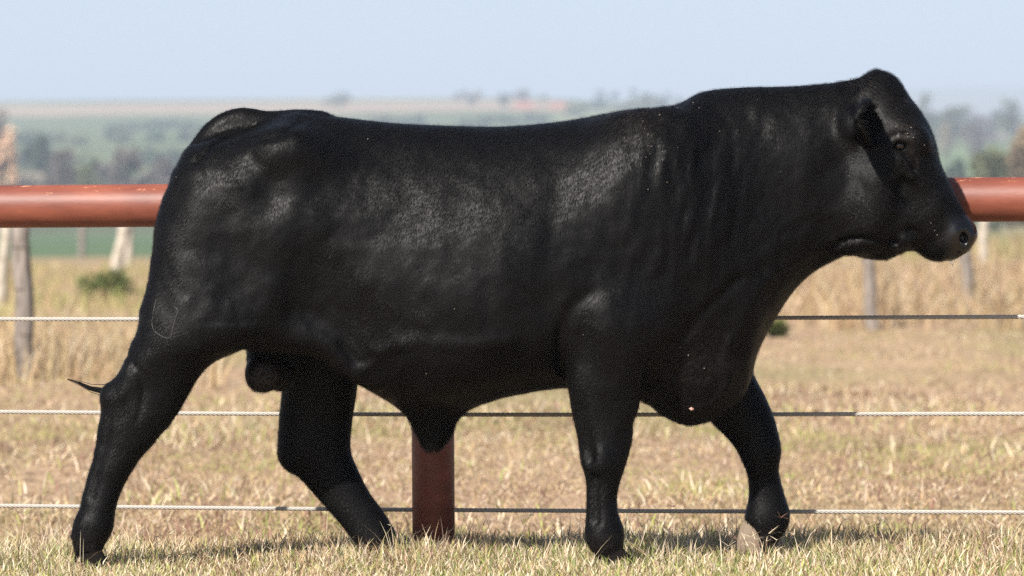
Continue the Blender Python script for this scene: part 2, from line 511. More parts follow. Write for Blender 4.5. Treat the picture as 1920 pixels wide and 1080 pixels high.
WP = wood_mat("pale_bleached_wood", (.26, .22, .17), (.48, .42, .35))
WT = wood_mat("bark", (.05, .04, .035), (.16, .13, .11))
def wood_post(px, py, wpx, top_px, h, mat, label):
    g = ground_at(px, py)
    s = FPX / g.y
    r = wpx / s / 2
    gz = float(ground_z(g.x, g.y))
    dx = (top_px - px) / s
    pts, rad = [], []
    for i in range(9):
        f = i / 8
        pts.append(Vector((dx * f + .012 * math.sin(i * 1.7 + px), .01 * math.cos(i * 2.1 + px), -.3 * (1 - f) + h * f)))
        rad.append(r * (1.06 - .12 * f) * (1 + .05 * math.sin(i * 2.3 + px)))
    V, Q, T = tube_arrays(pts, rad, 14)
    V[:, :2] *= 1 + 0.05 * np.sin(V[:, 2:3] * 9 + V[:, :1] * 60)
    root = empty("wooden_post", (g.x, g.y, gz))
    tag(root, label, "post", "wooden posts of the old fence lines behind the rail")
    link("stake", np_mesh("stake", V, [Q, T]), mat, root)
    arr = []
    for zz in (h * .28, h * .55, h * .8):   # wire wraps round the post
        c = [Vector((dx * zz / h + math.cos(a) * r * 1.07, math.sin(a) * r * 1.07, zz)) for a in np.linspace(0, 6.2832, 17)]
        V, F = join_arrays([tube_arrays(c, .0035, 5, cap=False)])
        link("wire_wrap", np_mesh("wire_wrap", V, F), WT, root)
wood_post(50, 716, 35, 42, 1.30, WG, "grey weathered square-cut post nearest the pasture at the left edge")
wood_post(-3, 575, 21, 14, 1.30, WP, "pale post cut by the left frame edge under the red rail")
wood_post(205, 545, 22, 238, 1.30, WP, "pale leaning post above the green bush left of the bull")
wood_post(240, 503, 15, 243, 1.32, WP, "thin pale post close to the rump of the bull, right of the leaning one")
wood_post(153, 486, 12, 155, 1.30, WG, "small distant grey post in front of the green crop field")
wood_post(1640, 613, 24, 1622, 1.30, WG, "grey post leaning left below the jaw of the bull")
wood_post(1817, 592, 24, 1808, 1.30, WG, "blurred grey post below the muzzle of the bull")
wood_post(1843, 512, 17, 1845, 1.32, WP, "pale whitish post right of the muzzle under the rail")

def bush(px, py, wpx, hpx, label, n=1500, cols=('green', 'lime')):
    g = ground_at(px, py); s = FPX / g.y
    W, H = wpx / s / 2, hpx / s
    root = empty("bush", (g.x, g.y, float(ground_z(g.x, g.y))))
    tag(root, label, "bush")
    cen = rng.normal(0, .45, (26, 3)) * [W, W * .6, 0] + np.stack([np.zeros(26), np.zeros(26), rng.uniform(.25, .85, 26) * H], 1)
    c = cen[rng.integers(0, 26, n)] + rng.normal(0, .13, (n, 3)) * [W, W, H * 1.2]
    c[:, 2] = np.abs(c[:, 2])
    V, F, Cc = blades(c, rng.uniform(.05, .1, n) * 1.4, rng.uniform(.03, .05, n), rng.uniform(0, 6.28, n), rng.uniform(.2, 1.6, n), rng.uniform(0, 1, n), pick(n, {cols[0]: 3, cols[1]: 1.3}) * .62, 2)
    me = np_mesh("leaves", V, F); set_attr(me, "tint", Cc, 'FLOAT_COLOR')
    link("leaves", me, GM, root, smooth=False)
    arr = [tube_arrays([Vector((0, 0, -.05)), Vector(tuple(cen[k] * .5)), Vector(tuple(cen[k]))], [.02, .012, .005], 5) for k in range(10)]
    V, F = join_arrays(arr)
    link("stems", np_mesh("stems", V, F), WT, root)
bush(205, 570, 120, 52, "low green bush at the foot of the pale leaning post")
def dry_weed(px, py, wpx, hpx, label, n=420):
    g = ground_at(px, py); s = FPX / g.y
    root = empty("dry_weed", (g.x, g.y, float(ground_z(g.x, g.y))))
    tag(root, label, "weed")
    W, H = wpx / s / 2, hpx / s
    r = np.stack([rng.normal(0, .35, n) * W, rng.normal(0, .3, n) * W, rng.uniform(0, .72, n) * H], 1)
    r[:, 0] += .25 * W * np.sin(r[:, 2] / H * 3)
    V, F, Cc = blades(r, rng.uniform(.02, .05, n), rng.uniform(.0015, .003, n), rng.uniform(0, 6.28, n), rng.uniform(0, .8, n), rng.uniform(.2, 1.2, n), np.array([.50, .36, .25]) * rng.uniform(.8, 1.2, (n, 1)))
    me = np_mesh("seed_fluff", V, F); set_attr(me, "tint", Cc, 'FLOAT_COLOR')
    link("seed_fluff", me, GM, root, smooth=False)
    V, F = join_arrays([tube_arrays([Vector((0, 0, -.02)), Vector((.004, 0, H * .4)), Vector((-.004, 0, H * .85))], [.003, .0025, .0015], 6)])
    link("stem", np_mesh("stem", V, F), WT, root)
bush(1455, 632, 26, 22, "small dark green weed clump just right of the chest of the bull", 500)

# ------------------------------------------------------------------ trees
def leaf_mat():
    m, t, N, L, P = mat_new("tree_leaves")
    a = N.new("ShaderNodeAttribute"); a.attribute_name = "tint"
    L.new(a.outputs['Color'], P.inputs['Base Color'])
    P.inputs['Roughness'].default_value = .7; P.inputs['Specular IOR Level'].default_value = .2
    return m
LM = leaf_mat()
TC = dict(grey=(.135, .115, .105), green=(.055, .085, .035), dark=(.035, .055, .03), brown=(.16, .12, .075), olive=(.10, .11, .055), pale=(.22, .19, .14), tan=(.50, .33, .22))
def crown_arrays(W, H, z0, n, leaf, col, loose=1.0):
    k = 16
    ph = rng.uniform(0, 6.28, k); rr = rng.uniform(.1, .75, k)
    cen = np.stack([np.cos(ph) * rr * W, np.sin(ph) * rr * W, z0 + H * (.5 + rng.uniform(-.38, .38, k))], 1)
    rad = rng.uniform(.22, .42, k)
    i = rng.integers(0, k, n)
    d = rng.normal(0, 1, (n, 3)); d /= np.linalg.norm(d, axis=1)[:, None]
    d *= (rng.random(n) ** .4)[:, None]
    c = cen[i] + d * rad[i][:, None] * np.array([W, W, H * .55]) * loose
    e1 = rng.normal(0, 1, (n, 3)); e1 /= np.linalg.norm(e1, axis=1)[:, None]
    e2 = np.cross(e1, rng.normal(0, 1, (n, 3))); e2 /= np.linalg.norm(e2, axis=1)[:, None]
    s = leaf * rng.uniform(.5, 1.3, n)[:, None]
    V = np.stack([c - e1 * s, c + e2 * s * .7, c + e1 * s, c - e2 * s * .7], 1).reshape(-1, 3)
    F = (np.arange(n) * 4)[:, None] + np.arange(4)[None]
    t = np.array(TC[col]) * rng.uniform(.75, 1.3, (k, 1))[i] * rng.uniform(.75, 1.25, (n, 1))
    return V, F, np.repeat(t, 4, 0), cen
def tree(px, D, top_y, wpx, col, label, group, n=900, z_off=0, trunk=.3):
    x = (px - 960) / FPX * D
    gz = float(ground_z(x, D)) + z_off
    top = at(px, top_y, D).z
    Ht = max(top - gz, 3)
    W = wpx / FPX * D / 2
    root = empty("tree", (x, D, gz))
    tag(root, label, "tree", group)
    V, F, Cc, cen = crown_arrays(W, Ht * (1 - trunk), Ht * trunk, n, max(.35, W * .09), col)
    me = np_mesh("crown", V, F); set_attr(me, "tint", Cc, 'FLOAT_COLOR')
    link("crown", me, LM, root, smooth=False)
    r0 = Ht * .028
    arr = [tube_arrays([Vector((0, 0, -1)), Vector((.1, 0, Ht * trunk * .6)), Vector((0, .1, Ht * (trunk + .25)))], [r0, r0 * .8, r0 * .4], 8)]
    for q in range(6):
        arr.append(tube_arrays([Vector((0, 0, Ht * trunk * .7)), Vector(tuple(cen[q] * .5 + np.array([0, 0, Ht * trunk * .4]))), Vector(tuple(cen[q]))], [r0 * .5, r0 * .3, r0 * .1], 5))
    V, F = join_arrays(arr)
    link("trunk", np_mesh("trunk", V, F), WT, root)
G1 = "trees standing along the far skyline"
tree(968, 2480, 172, 14, 'dark', "tiny dark tree on the skyline above the middle of the back", G1, 300)
tree(957, 2500, 179, 12, 'dark', "low bushy tree just left of the tiny dark skyline tree", G1, 250)
tree(1021, 2450, 178, 20, 'dark', "dark round tree on the skyline above the red bare soil", G1, 350)
sky = [(1130, 168, 26, "leftmost blue grey tree of the skyline clump before the shoulder hump"), (1153, 171, 26, "second broad blue grey tree of the skyline clump before the hump"),
       (1189, 163, 18, "tall narrow skyline tree in the middle of the clump before the hump"), (1224, 176, 20, "lower skyline tree right of the tall narrow one"),
       (1253, 168, 14, "thin skyline tree beside the rise of the hump"), (1275, 178, 16, "last small skyline tree touching the outline of the hump")]
for (px, ty, wd, lb) in sky:
    tree(px, 2350, ty, wd, 'dark', lb, G1, 450, trunk=.15)
G2 = "trees in the valley seen right of the head of the bull"
for (px, D, ty, wd, col, lb) in [(1738, 1500, 172, 60, 'olive', "tall grey green tree touching the brow outline right of the poll"),
                                 (1790, 1450, 198, 70, 'olive', "broad dull tree in the valley above the green field"),
                                 (1845, 1500, 202, 60, 'grey', "greyish tree in the valley left of the frame edge trees"),
                                 (1903, 1400, 178, 60, 'olive', "tall blue grey tree at the right frame edge skyline"),
                                 (1775, 1000, 228, 46, 'pale', "pale yellowish tree beside the forehead of the bull"),
                                 (1822, 980, 222, 60, 'grey', "grey valley tree above the bright green field"),
                                 (1800, 620, 292, 60, 'dark', "dark low tree just above the red rail near the nose bridge")]:
    tree(px, D, ty, wd, col, lb, G2, 900, trunk=.12)
tree(1935, 330, 238, 150, 'brown', "big brown leafed tree above the rail at the right frame edge", G2, 4200, trunk=.1)
tree(1868, 360, 282, 110, 'olive', "lower olive brown tree left of the big brown one above the rail", G2, 2600, trunk=.1)
G3 = "leafless and grey trees of the valley wood left of the rump"
for (px, D, ty, wd, col, lb) in [(-10, 640, 206, 60, 'grey', "tall mauve grey tree cut by the left frame edge"), (75, 800, 252, 70, 'dark', "dark blue green tree behind the grey wood at the left"),
                                 (230, 620, 268, 90, 'grey', "round mauve grey tree standing highest near the rump of the bull"),
                                 (110, 620, 278, 80, 'grey', "grey tree in the middle of the left valley wood"), (0, 520, 234, 84, 'tan', "sandy tan tree crown standing in for the bare bank at the left frame edge"),  # the tan tree is an added stand-in for a bare earth bank
                                 (165, 600, 292, 60, 'olive', "low olive tree between the two rounder grey trees"), (310, 640, 285, 80, 'grey', "grey tree touching the rump outline of the bull")]:
    tree(px, D, ty, wd, col, lb, G3, 1500, trunk=.12)
def woodland():
    Vs, Fs, Cs, o = [], [], [], 0
    for i in range(190):
        px = rng.uniform(-900, 2800); D = rng.uniform(600, 800)
        if 1760 < px < 1880 and D > 700: continue
        x = (px - 960) / FPX * D
        H = rng.uniform(4.5, 7.5); W = rng.uniform(3, 5)
        V, F, Cc, _ = crown_arrays(W, H, 0, 420, .55, ['grey', 'grey', 'olive', 'dark', 'pale'][rng.integers(0, 5)])
        V += [x, D, float(ground_z(x, D))]
        Vs.append(V); Fs.append(F + o); Cs.append(Cc); o += len(V)
    for i in range(260):      # scattered trees on the far slopes
        px = rng.uniform(-900, 2800)
        D = rng.uniform(1350, 2500)
        if px < 1050:
            if rng.random() < .92: continue
            D = rng.uniform(2150, 2420); px = rng.uniform(560, 1040) if rng.random() < .7 else px
        x = (px - 960) / FPX * D
        V, F, Cc, _ = crown_arrays(rng.uniform(5, 12), rng.uniform(5, 9), -1, 110, 1.6, ['dark', 'olive', 'dark', 'grey'][rng.integers(0, 4)])
        V += [x, D, float(ground_z(x, D))]
        Vs.append(V); Fs.append(F + o); Cs.append(Cc); o += len(V)
    for D0, u0, u1, nn in ((1010, -300, 420, 26), (1330, -100, 900, 34), (1650, 200, 1050, 40), (1250, 1150, 1700, 24), (1600, 1080, 1500, 24)):
        for i in range(nn):       # hedgerows between the fields
            px = rng.uniform(u0, u1); D = D0 + rng.uniform(-25, 25) + (px - u0) * .12
            x = (px - 960) / FPX * D
            V, F, Cc, _ = crown_arrays(rng.uniform(3, 8), rng.uniform(3, 6), -1, 90, 1.2, ['dark', 'green', 'olive'][rng.integers(0, 3)])
            V += [x, D, float(ground_z(x, D))]
            Vs.append(V); Fs.append(F + o); Cs.append(Cc); o += len(V)
    me = np_mesh("far_woodland", np.vstack(Vs), np.vstack(Fs)); set_attr(me, "tint", np.vstack(Cs), 'FLOAT_COLOR')
    tag(link("far_woodland", me, LM, smooth=False), "hazy grey and green woodland filling the valley beyond the pasture", "woodland", kind="stuff")
woodland()

# ------------------------------------------------------------------ haze
def haze():
    V = np.array([(x, y, z) for z in (-12, 330) for x, y in ((-9000, -40), (9000, -40), (9000, 9100), (-9000, 9100))], float)
    F = np.array([(0, 3, 2, 1), (4, 5, 6, 7), (0, 1, 5, 4), (1, 2, 6, 5), (2, 3, 7, 6), (3, 0, 4, 7)])
    me = np_mesh("haze", V, F)
    m = bpy.data.materials.new("haze_air"); m.use_nodes = True
    N, L = m.node_tree.nodes, m.node_tree.links
    N.remove(N["Principled BSDF"])
    pv = N.new("ShaderNodeVolumePrincipled")
    pv.inputs['Color'].default_value = (.72, .83, .98, 1)
    pv.inputs['Density'].default_value = HAZE
    pv.inputs['Anisotropy'].default_value = 0.0
    L.new(pv.outputs[0], N["Material Output"].inputs['Volume'])
    tag(link("haze", me, m, smooth=False), "thin bluish haze in the air over the whole valley", "haze", kind="stuff")
HAZE = 0.00034
haze()
# ------------------------------------------------------------------ the bull: one implicit surface, meshed with surface nets
YB = 12.40
def PX(px, py, dy=0.0):
    p = at(px, py, YB + dy)
    return p.x, p.z
SC = FPX / YB            # pixels per metre at the bull
def px_(v): return v / SC
VX = np.concatenate([np.arange(-1.44, 0.93, 0.0078), np.arange(0.93, 1.50, 0.0048)])
VZ = np.concatenate([np.arange(-0.03, 0.88, 0.0078), np.arange(0.88, 1.56, 0.0056)])
VY = np.concatenate([np.arange(-0.47, 0.47, 0.0078)])
GF = np.full((len(VX), len(VY), len(VZ)), 1.0, dtype=np.float32)
def box(x0, x1, y0, y1, z0, z1, pad=0.09):
    i0, i1 = np.searchsorted(VX, [x0 - pad, x1 + pad]); j0, j1 = np.searchsorted(VY, [y0 - pad, y1 + pad]); k0, k1 = np.searchsorted(VZ, [z0 - pad, z1 + pad])
    return slice(i0, i1), slice(j0, j1), slice(k0, k1)
def smin(a, b, k):
    h = np.maximum(k - np.abs(a - b), 0) / k
    return np.minimum(a, b) - h * h * k * 0.25
def smax(a, b, k):
    return -smin(-a, -b, k)
def merge(bx, f, k=0.03, op='union'):
    g = GF[bx]
    GF[bx] = smin(g, f.astype(np.float32), k) if op == 'union' else smax(g, -f.astype(np.float32), k)
def catmull(P, n):
    P = np.asarray(P, float)
    m = len(P)
    t = np.linspace(0, m - 1, n)
    i = np.clip(t.astype(int), 0, m - 2); f = (t - i)[:, None]
    p0 = P[np.maximum(i - 1, 0)]; p1 = P[i]; p2 = P[i + 1]; p3 = P[np.minimum(i + 2, m - 1)]
    return 0.5 * (2 * p1 + (p2 - p0) * f + (2 * p0 - 5 * p1 + 4 * p2 - p3) * f * f + (3 * p1 - 3 * p2 + p3 - p0) * f ** 3)
def loft(st, p=2.3, q=2.0, k=0.03, cap=0.3, yc=0.0, n=90, op='union', zc=None):
    """st rows: ax,ay,bx,by (pixels of the two outline points), lateral half width px, pear, [y centre m]"""
    S = []
    for r in st:
        y0 = r[6] if len(r) > 6 else yc
        a = PX(r[0], r[1], y0); b = PX(r[2], r[3], y0)
        S.append((a[0], a[1], b[0], b[1], px_(r[4]), r[5], y0))
    S = catmull(S, n)
    cx, cz = (S[:, 0] + S[:, 2]) / 2, (S[:, 1] + S[:, 3]) / 2
    hx, hz = (S[:, 0] - S[:, 2]) / 2, (S[:, 1] - S[:, 3]) / 2
    ha = np.hypot(hx, hz); W = np.abs(S[:, 4])
    x0, x1 = min(S[:, 0].min(), S[:, 2].min()), max(S[:, 0].max(), S[:, 2].max())
    z0, z1 = min(S[:, 1].min(), S[:, 3].min()), max(S[:, 1].max(), S[:, 3].max())
    bx = box(x0, x1, (S[:, 6] - W).min(), (S[:, 6] + W).max(), z0, z1)
    gx, gz = np.meshgrid(VX[bx[0]], VZ[bx[2]], indexing='ij')
    P2 = np.stack([gx.ravel(), gz.ravel()], 1)
    # for every 2-D point find the pair of stations whose cross lines enclose it
    best = np.full(len(P2), 1e9); U = np.zeros(len(P2)); T = np.full(len(P2), 9.0); E = np.zeros(len(P2))
    dl = np.hypot(hx, hz) + 1e-9
    dx_, dz_ = hx / dl, hz / dl
    ax_ = np.gradient(cx); az_ = np.gradient(cz)
    sg = np.sign(ax_ * dz_ - az_ * dx_)          # orientation of each cross line
    def side(i):
        return ((P2[:, 0] - cx[i]) * dz_[i] - (P2[:, 1] - cz[i]) * dx_[i]) * sg[i]
    sp = side(0)
    for i in range(n - 1):
        sn = side(i + 1)
        m = (sp >= 0) & (sn <= 0)
        u = np.clip(sp / np.where(sp - sn == 0, 1, sp - sn), 0, 1)
        e = np.zeros(len(P2))
        if i == 0:
            m |= sp < 0; u = np.where(sp < 0, 0, u); e = np.where(sp < 0, -sp, 0)
        if i == n - 2:
            m |= sn > 0; u = np.where(sn > 0, 1, u); e = np.where(sn > 0, sn, 0)
        c0 = cx[i] + u * (cx[i + 1] - cx[i]); c1 = cz[i] + u * (cz[i + 1] - cz[i])
        h0 = hx[i] + u * (hx[i + 1] - hx[i]); h1 = hz[i] + u * (hz[i + 1] - hz[i])
        hl = h0 * h0 + h1 * h1 + 1e-12
        t = ((P2[:, 0] - c0) * h0 + (P2[:, 1] - c1) * h1) / hl
        score = np.abs(t) + e / np.sqrt(hl) / cap
        m &= score < best
        best[m] = score[m]; U[m] = (i + u)[m]; T[m] = t[m]; E[m] = e[m]
        sp = sn
    ii = np.clip(U.astype(int), 0, n - 2); ff = U - ii
    ha_ = ha[ii] * (1 - ff) + ha[ii + 1] * ff
    W_ = W[ii] * (1 - ff) + W[ii + 1] * ff
    pe = S[ii, 5] * (1 - ff) + S[ii + 1, 5] * ff
    y0 = S[ii, 6] * (1 - ff) + S[ii + 1, 6] * ff
    tt = np.clip(T, -1.6, 1.6)
    Wm = W_ * (1 - pe * tt)
    tr = np.abs(T) ** p + (E / (cap * ha_ + 1e-6)) ** p
    sh = gx.shape
    tr = tr.reshape(sh)[:, None, :]; Wm = np.maximum(Wm, 0.01).reshape(sh)[:, None, :]; y0 = y0.reshape(sh)[:, None, :]
    sc_ = np.minimum(ha_, W_).reshape(sh)[:, None, :]
    yy = VY[bx[1]][None, :, None]
    val = np.abs((yy - y0) / Wm) ** q
    f = ((val + tr) ** (1 / ((p + q) / 2)) - 1) * sc_
    merge(bx, f, k, op)
def ell(px, py, y, rx, rz, ry, k=0.03, rot=0, op='union'):
    """ellipsoid; px units for rx,rz, metres for y,ry"""
    x, z = PX(px, py, y)
    a, b = px_(rx), px_(rz)
    R_ = max(a, b)
    bx = box(x - R_, x + R_, y - ry, y + ry, z - R_, z + R_, pad=k + 0.05)
    gx, gy, gz = np.meshgrid(VX[bx[0]] - x, VY[bx[1]] - y, VZ[bx[2]] - z, indexing='ij')
    c, s = math.cos(rot), math.sin(rot)
    u = gx * c + gz * s; v = -gx * s + gz * c
    d = np.sqrt((u / a) ** 2 + (v / b) ** 2 + (gy / ry) ** 2)
    f = (d - 1) * min(a, b, ry)
    merge(bx, f, k, op)
def rod(pts, rad, k=0.02, op='union'):
    """pts (px,py,y metres), rad px"""
    P3 = []
    for (a, b, y), r in zip(pts, rad):
        x, z = PX(a, b, y); P3.append((x, y, z, px_(r)))
    P3 = catmull(P3, max(4, len(P3) * 5))
    mn, mx = P3.min(0), P3.max(0); r = mx[3]
    bx = box(mn[0] - r, mx[0] + r, mn[1] - r, mx[1] + r, mn[2] - r, mx[2] + r, k + 0.03)
    gx, gy, gz = np.meshgrid(VX[bx[0]], VY[bx[1]], VZ[bx[2]], indexing='ij')
    f = np.full(gx.shape, 1e3)
    for i in range(len(P3) - 1):
        a, b = P3[i], P3[i + 1]
        d = b[:3] - a[:3]; L2 = d @ d + 1e-12
        u = np.clip(((gx - a[0]) * d[0] + (gy - a[1]) * d[1] + (gz - a[2]) * d[2]) / L2, 0, 1)
        dd = np.sqrt((gx - a[0] - u * d[0]) ** 2 + (gy - a[1] - u * d[1]) ** 2 + (gz - a[2] - u * d[2]) ** 2) - (a[3] + (b[3] - a[3]) * u)
        f = np.minimum(f, dd)
    merge(bx, f, k, op)

# --- trunk and neck: outline pairs top / bottom
loft([(350, 322, 322, 470, 92, .0), (372, 290, 345, 560, 125, .0), (420, 252, 400, 625, 152, .0), (490, 232, 480, 640, 178, .0),
      (555, 211, 560, 648, 186, .04), (640, 220, 650, 706, 188, .12), (740, 231, 738, 752, 200, .18), (850, 236, 850, 768, 214, .21),
      (950, 237, 950, 744, 218, .20), (1060, 227, 1050, 728, 208, .14), (1160, 209, 1150, 735, 192, .04), (1260, 199, 1235, 762, 174, -.02),
      (1320, 172, 1300, 782, 152, -.04), (1395, 164, 1385, 724, 134, .0), (1450, 163, 1432, 622, 122, .03), (1500, 161, 1478, 548, 114, .04),
      (1550, 157, 1528, 498, 104, .04), (1595, 153, 1580, 470, 94, .0), (1622, 170, 1612, 445, 80, 0)], p=2.35, q=2.15, cap=.12, n=140)
# dewlap: thin keel along the throat down to the brisket
loft([(1565, 430, 1590, 466, 24, 0), (1500, 465, 1521, 503, 26, 0), (1455, 500, 1480, 545, 28, 0), (1415, 550, 1447, 600, 32, 0), (1375, 620, 1414, 660, 36, 0),
      (1355, 670, 1404, 706, 38, 0), (1340, 705, 1375, 752, 38, 0), (1308, 730, 1302, 785, 36, 0), (1256, 715, 1246, 768, 34, 0)], k=.05, cap=.5, n=90)
# brisket mass between the fore legs
ell(1300, 680, 0, 92, 98, .15, .06)

# --- rump and hind legs
NY = -.215
loft([(352, 330, 600, 330, 60, 0, -.12), (304, 410, 610, 420, 76, 0, -.15), (284, 490, 590, 520, 82, 0, -.18), (266, 580, 530, 600, 76, 0, -.20),
      (252, 640, 455, 645, 66, 0, NY), (226, 692, 396, 674, 54, 0, NY), (192, 736, 348, 746, 42, 0, NY), (187, 786, 303, 808, 36, 0, NY),
      (174, 856, 262, 860, 31, 0, NY), (160, 912, 236, 905, 29, 0, NY), (149, 955, 219, 948, 31, 0, NY), (137, 998, 208, 990, 34, 0, NY), (136, 1020, 200, 1014, 30, 0, NY), (138, 1036, 192, 1032, 24, 0, NY)],
     p=2.2, q=2.2, k=.05, cap=.15, n=110)
FY = .205
loft([(420, 420, 640, 420, 60, 0, .12), (450, 540, 668, 540, 78, 0, .15), (500, 640, 676, 640, 66, 0, FY), (528, 700, 672, 702, 56, 0, FY), (527, 748, 668, 742, 48, 0, FY),
      (522, 800, 660, 795, 42, 0, FY), (524, 850, 658, 845, 38, 0, FY), (553, 886, 671, 880, 33, 0, FY), (592, 930, 692, 922, 30, 0, FY), (636, 980, 722, 964, 32, 0, FY),
      (664, 1015, 742, 1000, 34, 0, FY), (690, 1036, 738, 1026, 30, 0, FY)], p=2.2, q=2.2, k=.045, cap=.2, n=110)
# haunch, gaskin and hip mass on both sides
for sgn in (-1, 1):
    ell(440, 430, sgn * .17, 118, 140, .13, .07, rot=.25)
    ell(556, 292, sgn * .22, 62, 40, .075, .09, rot=-.35)         # hook bone
    ell(378, 318, sgn * .09, 34, 44, .075, .08, rot=.6)           # pin bone
ell(420, 590, -.22, 110, 70, .10, .07, rot=.35)
# hollows
ell(502, 362, -.345, 20, 26, .040, .07, op='cut')
ell(640, 330, -.36, 70, 34, .050, .09, op='cut', rot=-.2)         # flank hollow below the loin
ell(610, 560, -.345, 38, 70, .045, .08, op='cut', rot=.3)
ell(433, 480, -.335, 26, 50, .020, .07, op='cut', rot=.1)
# flank skin fold running from the stifle to the belly
rod([(530, 620, -.235), (600, 640, -.245), (650, 680, -.232), (700, 712, -.20)], [20, 17, 13, 8], k=.07)
rod([(476, 640, -.15), (540, 640, -.20), (600, 652, -.20)], [18, 22, 18], k=.05)
# --- tail
rod([(600, 226, 0), (555, 226, 0), (500, 228, 0), (450, 226, 0), (408, 246, 0), (378, 282, 0), (357, 325, 0), (345, 370, 0), (330, 420, .01), (312, 480, .02), (298, 540, .03), (288, 600, .03), (272, 660, .03), (250, 700, .02)],
    [14, 16, 20, 24, 25, 23, 19, 17, 15, 13, 12, 11, 10, 9], k=.035)
# --- scrotum
ell(500, 668, -.055, 39, 62, .058, .025)
ell(494, 700, -.095, 35, 37, .048, .012)
ell(526, 702, -.055, 27, 33, .042, .010)
# --- sheath
loft([(745, 745, 885, 745, 40, 0), (764, 782, 861, 775, 32, 0), (777, 806, 854, 798, 26, 0), (786, 824, 845, 818, 21, 0), (793, 837, 832, 834, 15, 0)], k=.05, cap=.3, n=40)

# --- shoulder and fore legs
for sgn in (-1, 1):
    ell(1195, 420, sgn * .185, 105, 190, .115, .10, rot=-.18)      # shoulder blade
    ell(1275, 470, sgn * .17, 80, 130, .09, .08, rot=-.35)
ell(1150, 615, -.245, 82, 92, .10, .05, rot=-.1)                   # near upper arm
ell(1215, 600, -.225, 50, 74, .085, .05, rot=-.5)
AY = -.22
loft([(1075, 600, 1232, 590, 52, 0, -.22), (1064, 660, 1226, 665, 60, 0, AY), (1064, 715, 1210, 720, 56, 0, AY), (1072, 760, 1199, 756, 48, 0, AY), (1080, 805, 1190, 802, 42, 0, AY),
      (1086, 850, 1181, 848, 39, 0, AY), (1096, 890, 1169, 886, 35, 0, AY), (1100, 925, 1159, 920, 30, 0, AY), (1099, 960, 1158, 956, 30, 0, AY), (1097, 995, 1166, 990, 34, 0, AY),
      (1102, 1020, 1169, 1016, 33, 0, AY), (1112, 1040, 1168, 1038, 25, 0, AY)], p=2.2, q=2.2, k=.035, cap=.15, n=110)
ell(1130, 862, AY - .035, 30, 32, .042, .02)                          # knee
BY = .20
loft([(1240, 660, 1385, 640, 60, 0, BY), (1285, 735, 1412, 700, 56, 0, BY), (1330, 788, 1437, 748, 46, 0, BY), (1364, 822, 1455, 795, 41, 0, BY), (1386, 852, 1462, 838, 38, 0, BY),
      (1400, 884, 1459, 876, 33, 0, BY), (1404, 920, 1466, 910, 30, 0, BY), (1402, 950, 1475, 944, 32, 0, BY), (1400, 976, 1477, 984, 34, 0, BY), (1412, 1000, 1464, 1008, 30, 0, BY), (1420, 1022, 1450, 1026, 26, 0, BY), (1426, 1040, 1440, 1041, 18, 0, BY)],
     p=2.2, q=2.2, k=.035, cap=.15, n=110)

# joints, dew claws and tendons
ell(215, 742, NY, 24, 22, .040, .03)                                # point of the hock
ell(285, 770, NY - .02, 26, 40, .035, .04, rot=-.5)
ell(175, 985, NY - .005, 31, 24, .044, .03)
ell(1132, 1000, AY, 33, 26, .046, .03)
ell(548, 858, FY, 22, 24, .034, .03)
ell(1428, 850, BY - .02, 30, 32, .036, .03)
ell(1440, 966, BY, 34, 24, .044, .03)
for px, py, yy in ((137, 1004, NY), (1101, 1010, AY), (1402, 972, BY), (668, 1004, FY)):
    ell(px + 4, py, yy - .022, 9, 10, .013, .008); ell(px + 4, py, yy + .022, 9, 10, .013, .008)
rod([(1118, 890, AY - .045), (1116, 930, AY - .045), (1118, 975, AY - .045)], [4.5, 5, 4.5], k=.022, op='cut')
rod([(205, 790, NY - .055), (190, 850, NY - .05), (172, 930, NY - .045)], [4.5, 5, 4.5], k=.022, op='cut')
rod([(1085, 770, AY - .07), (1098, 820, AY - .062), (1108, 860, AY - .055)], [6, 6, 5], k=.03, op='cut')

# --- head
loft([(1640, 138, 1560, 235, 62, 0), (1672, 152, 1556, 310, 92, 0), (1706, 184, 1568, 370, 108, 0), (1737, 228, 1582, 420, 112, 0), (1753, 268, 1596, 455, 106, 0),
      (1764, 310, 1618, 470, 96, 0), (1780, 345, 1650, 472, 84, 0), (1798, 378, 1686, 470, 71, 0), (1812, 402, 1716, 468, 64, 0), (1825, 425, 1734, 478, 62, 0), (1829, 445, 1752, 488, 56, 0), (1818, 464, 1778, 489, 44, 0)],
     p=2.5, q=2.3, k=.03, cap=.18, n=110)
# poll knob
ell(1645, 170, 0, 36, 32, .07, .05)
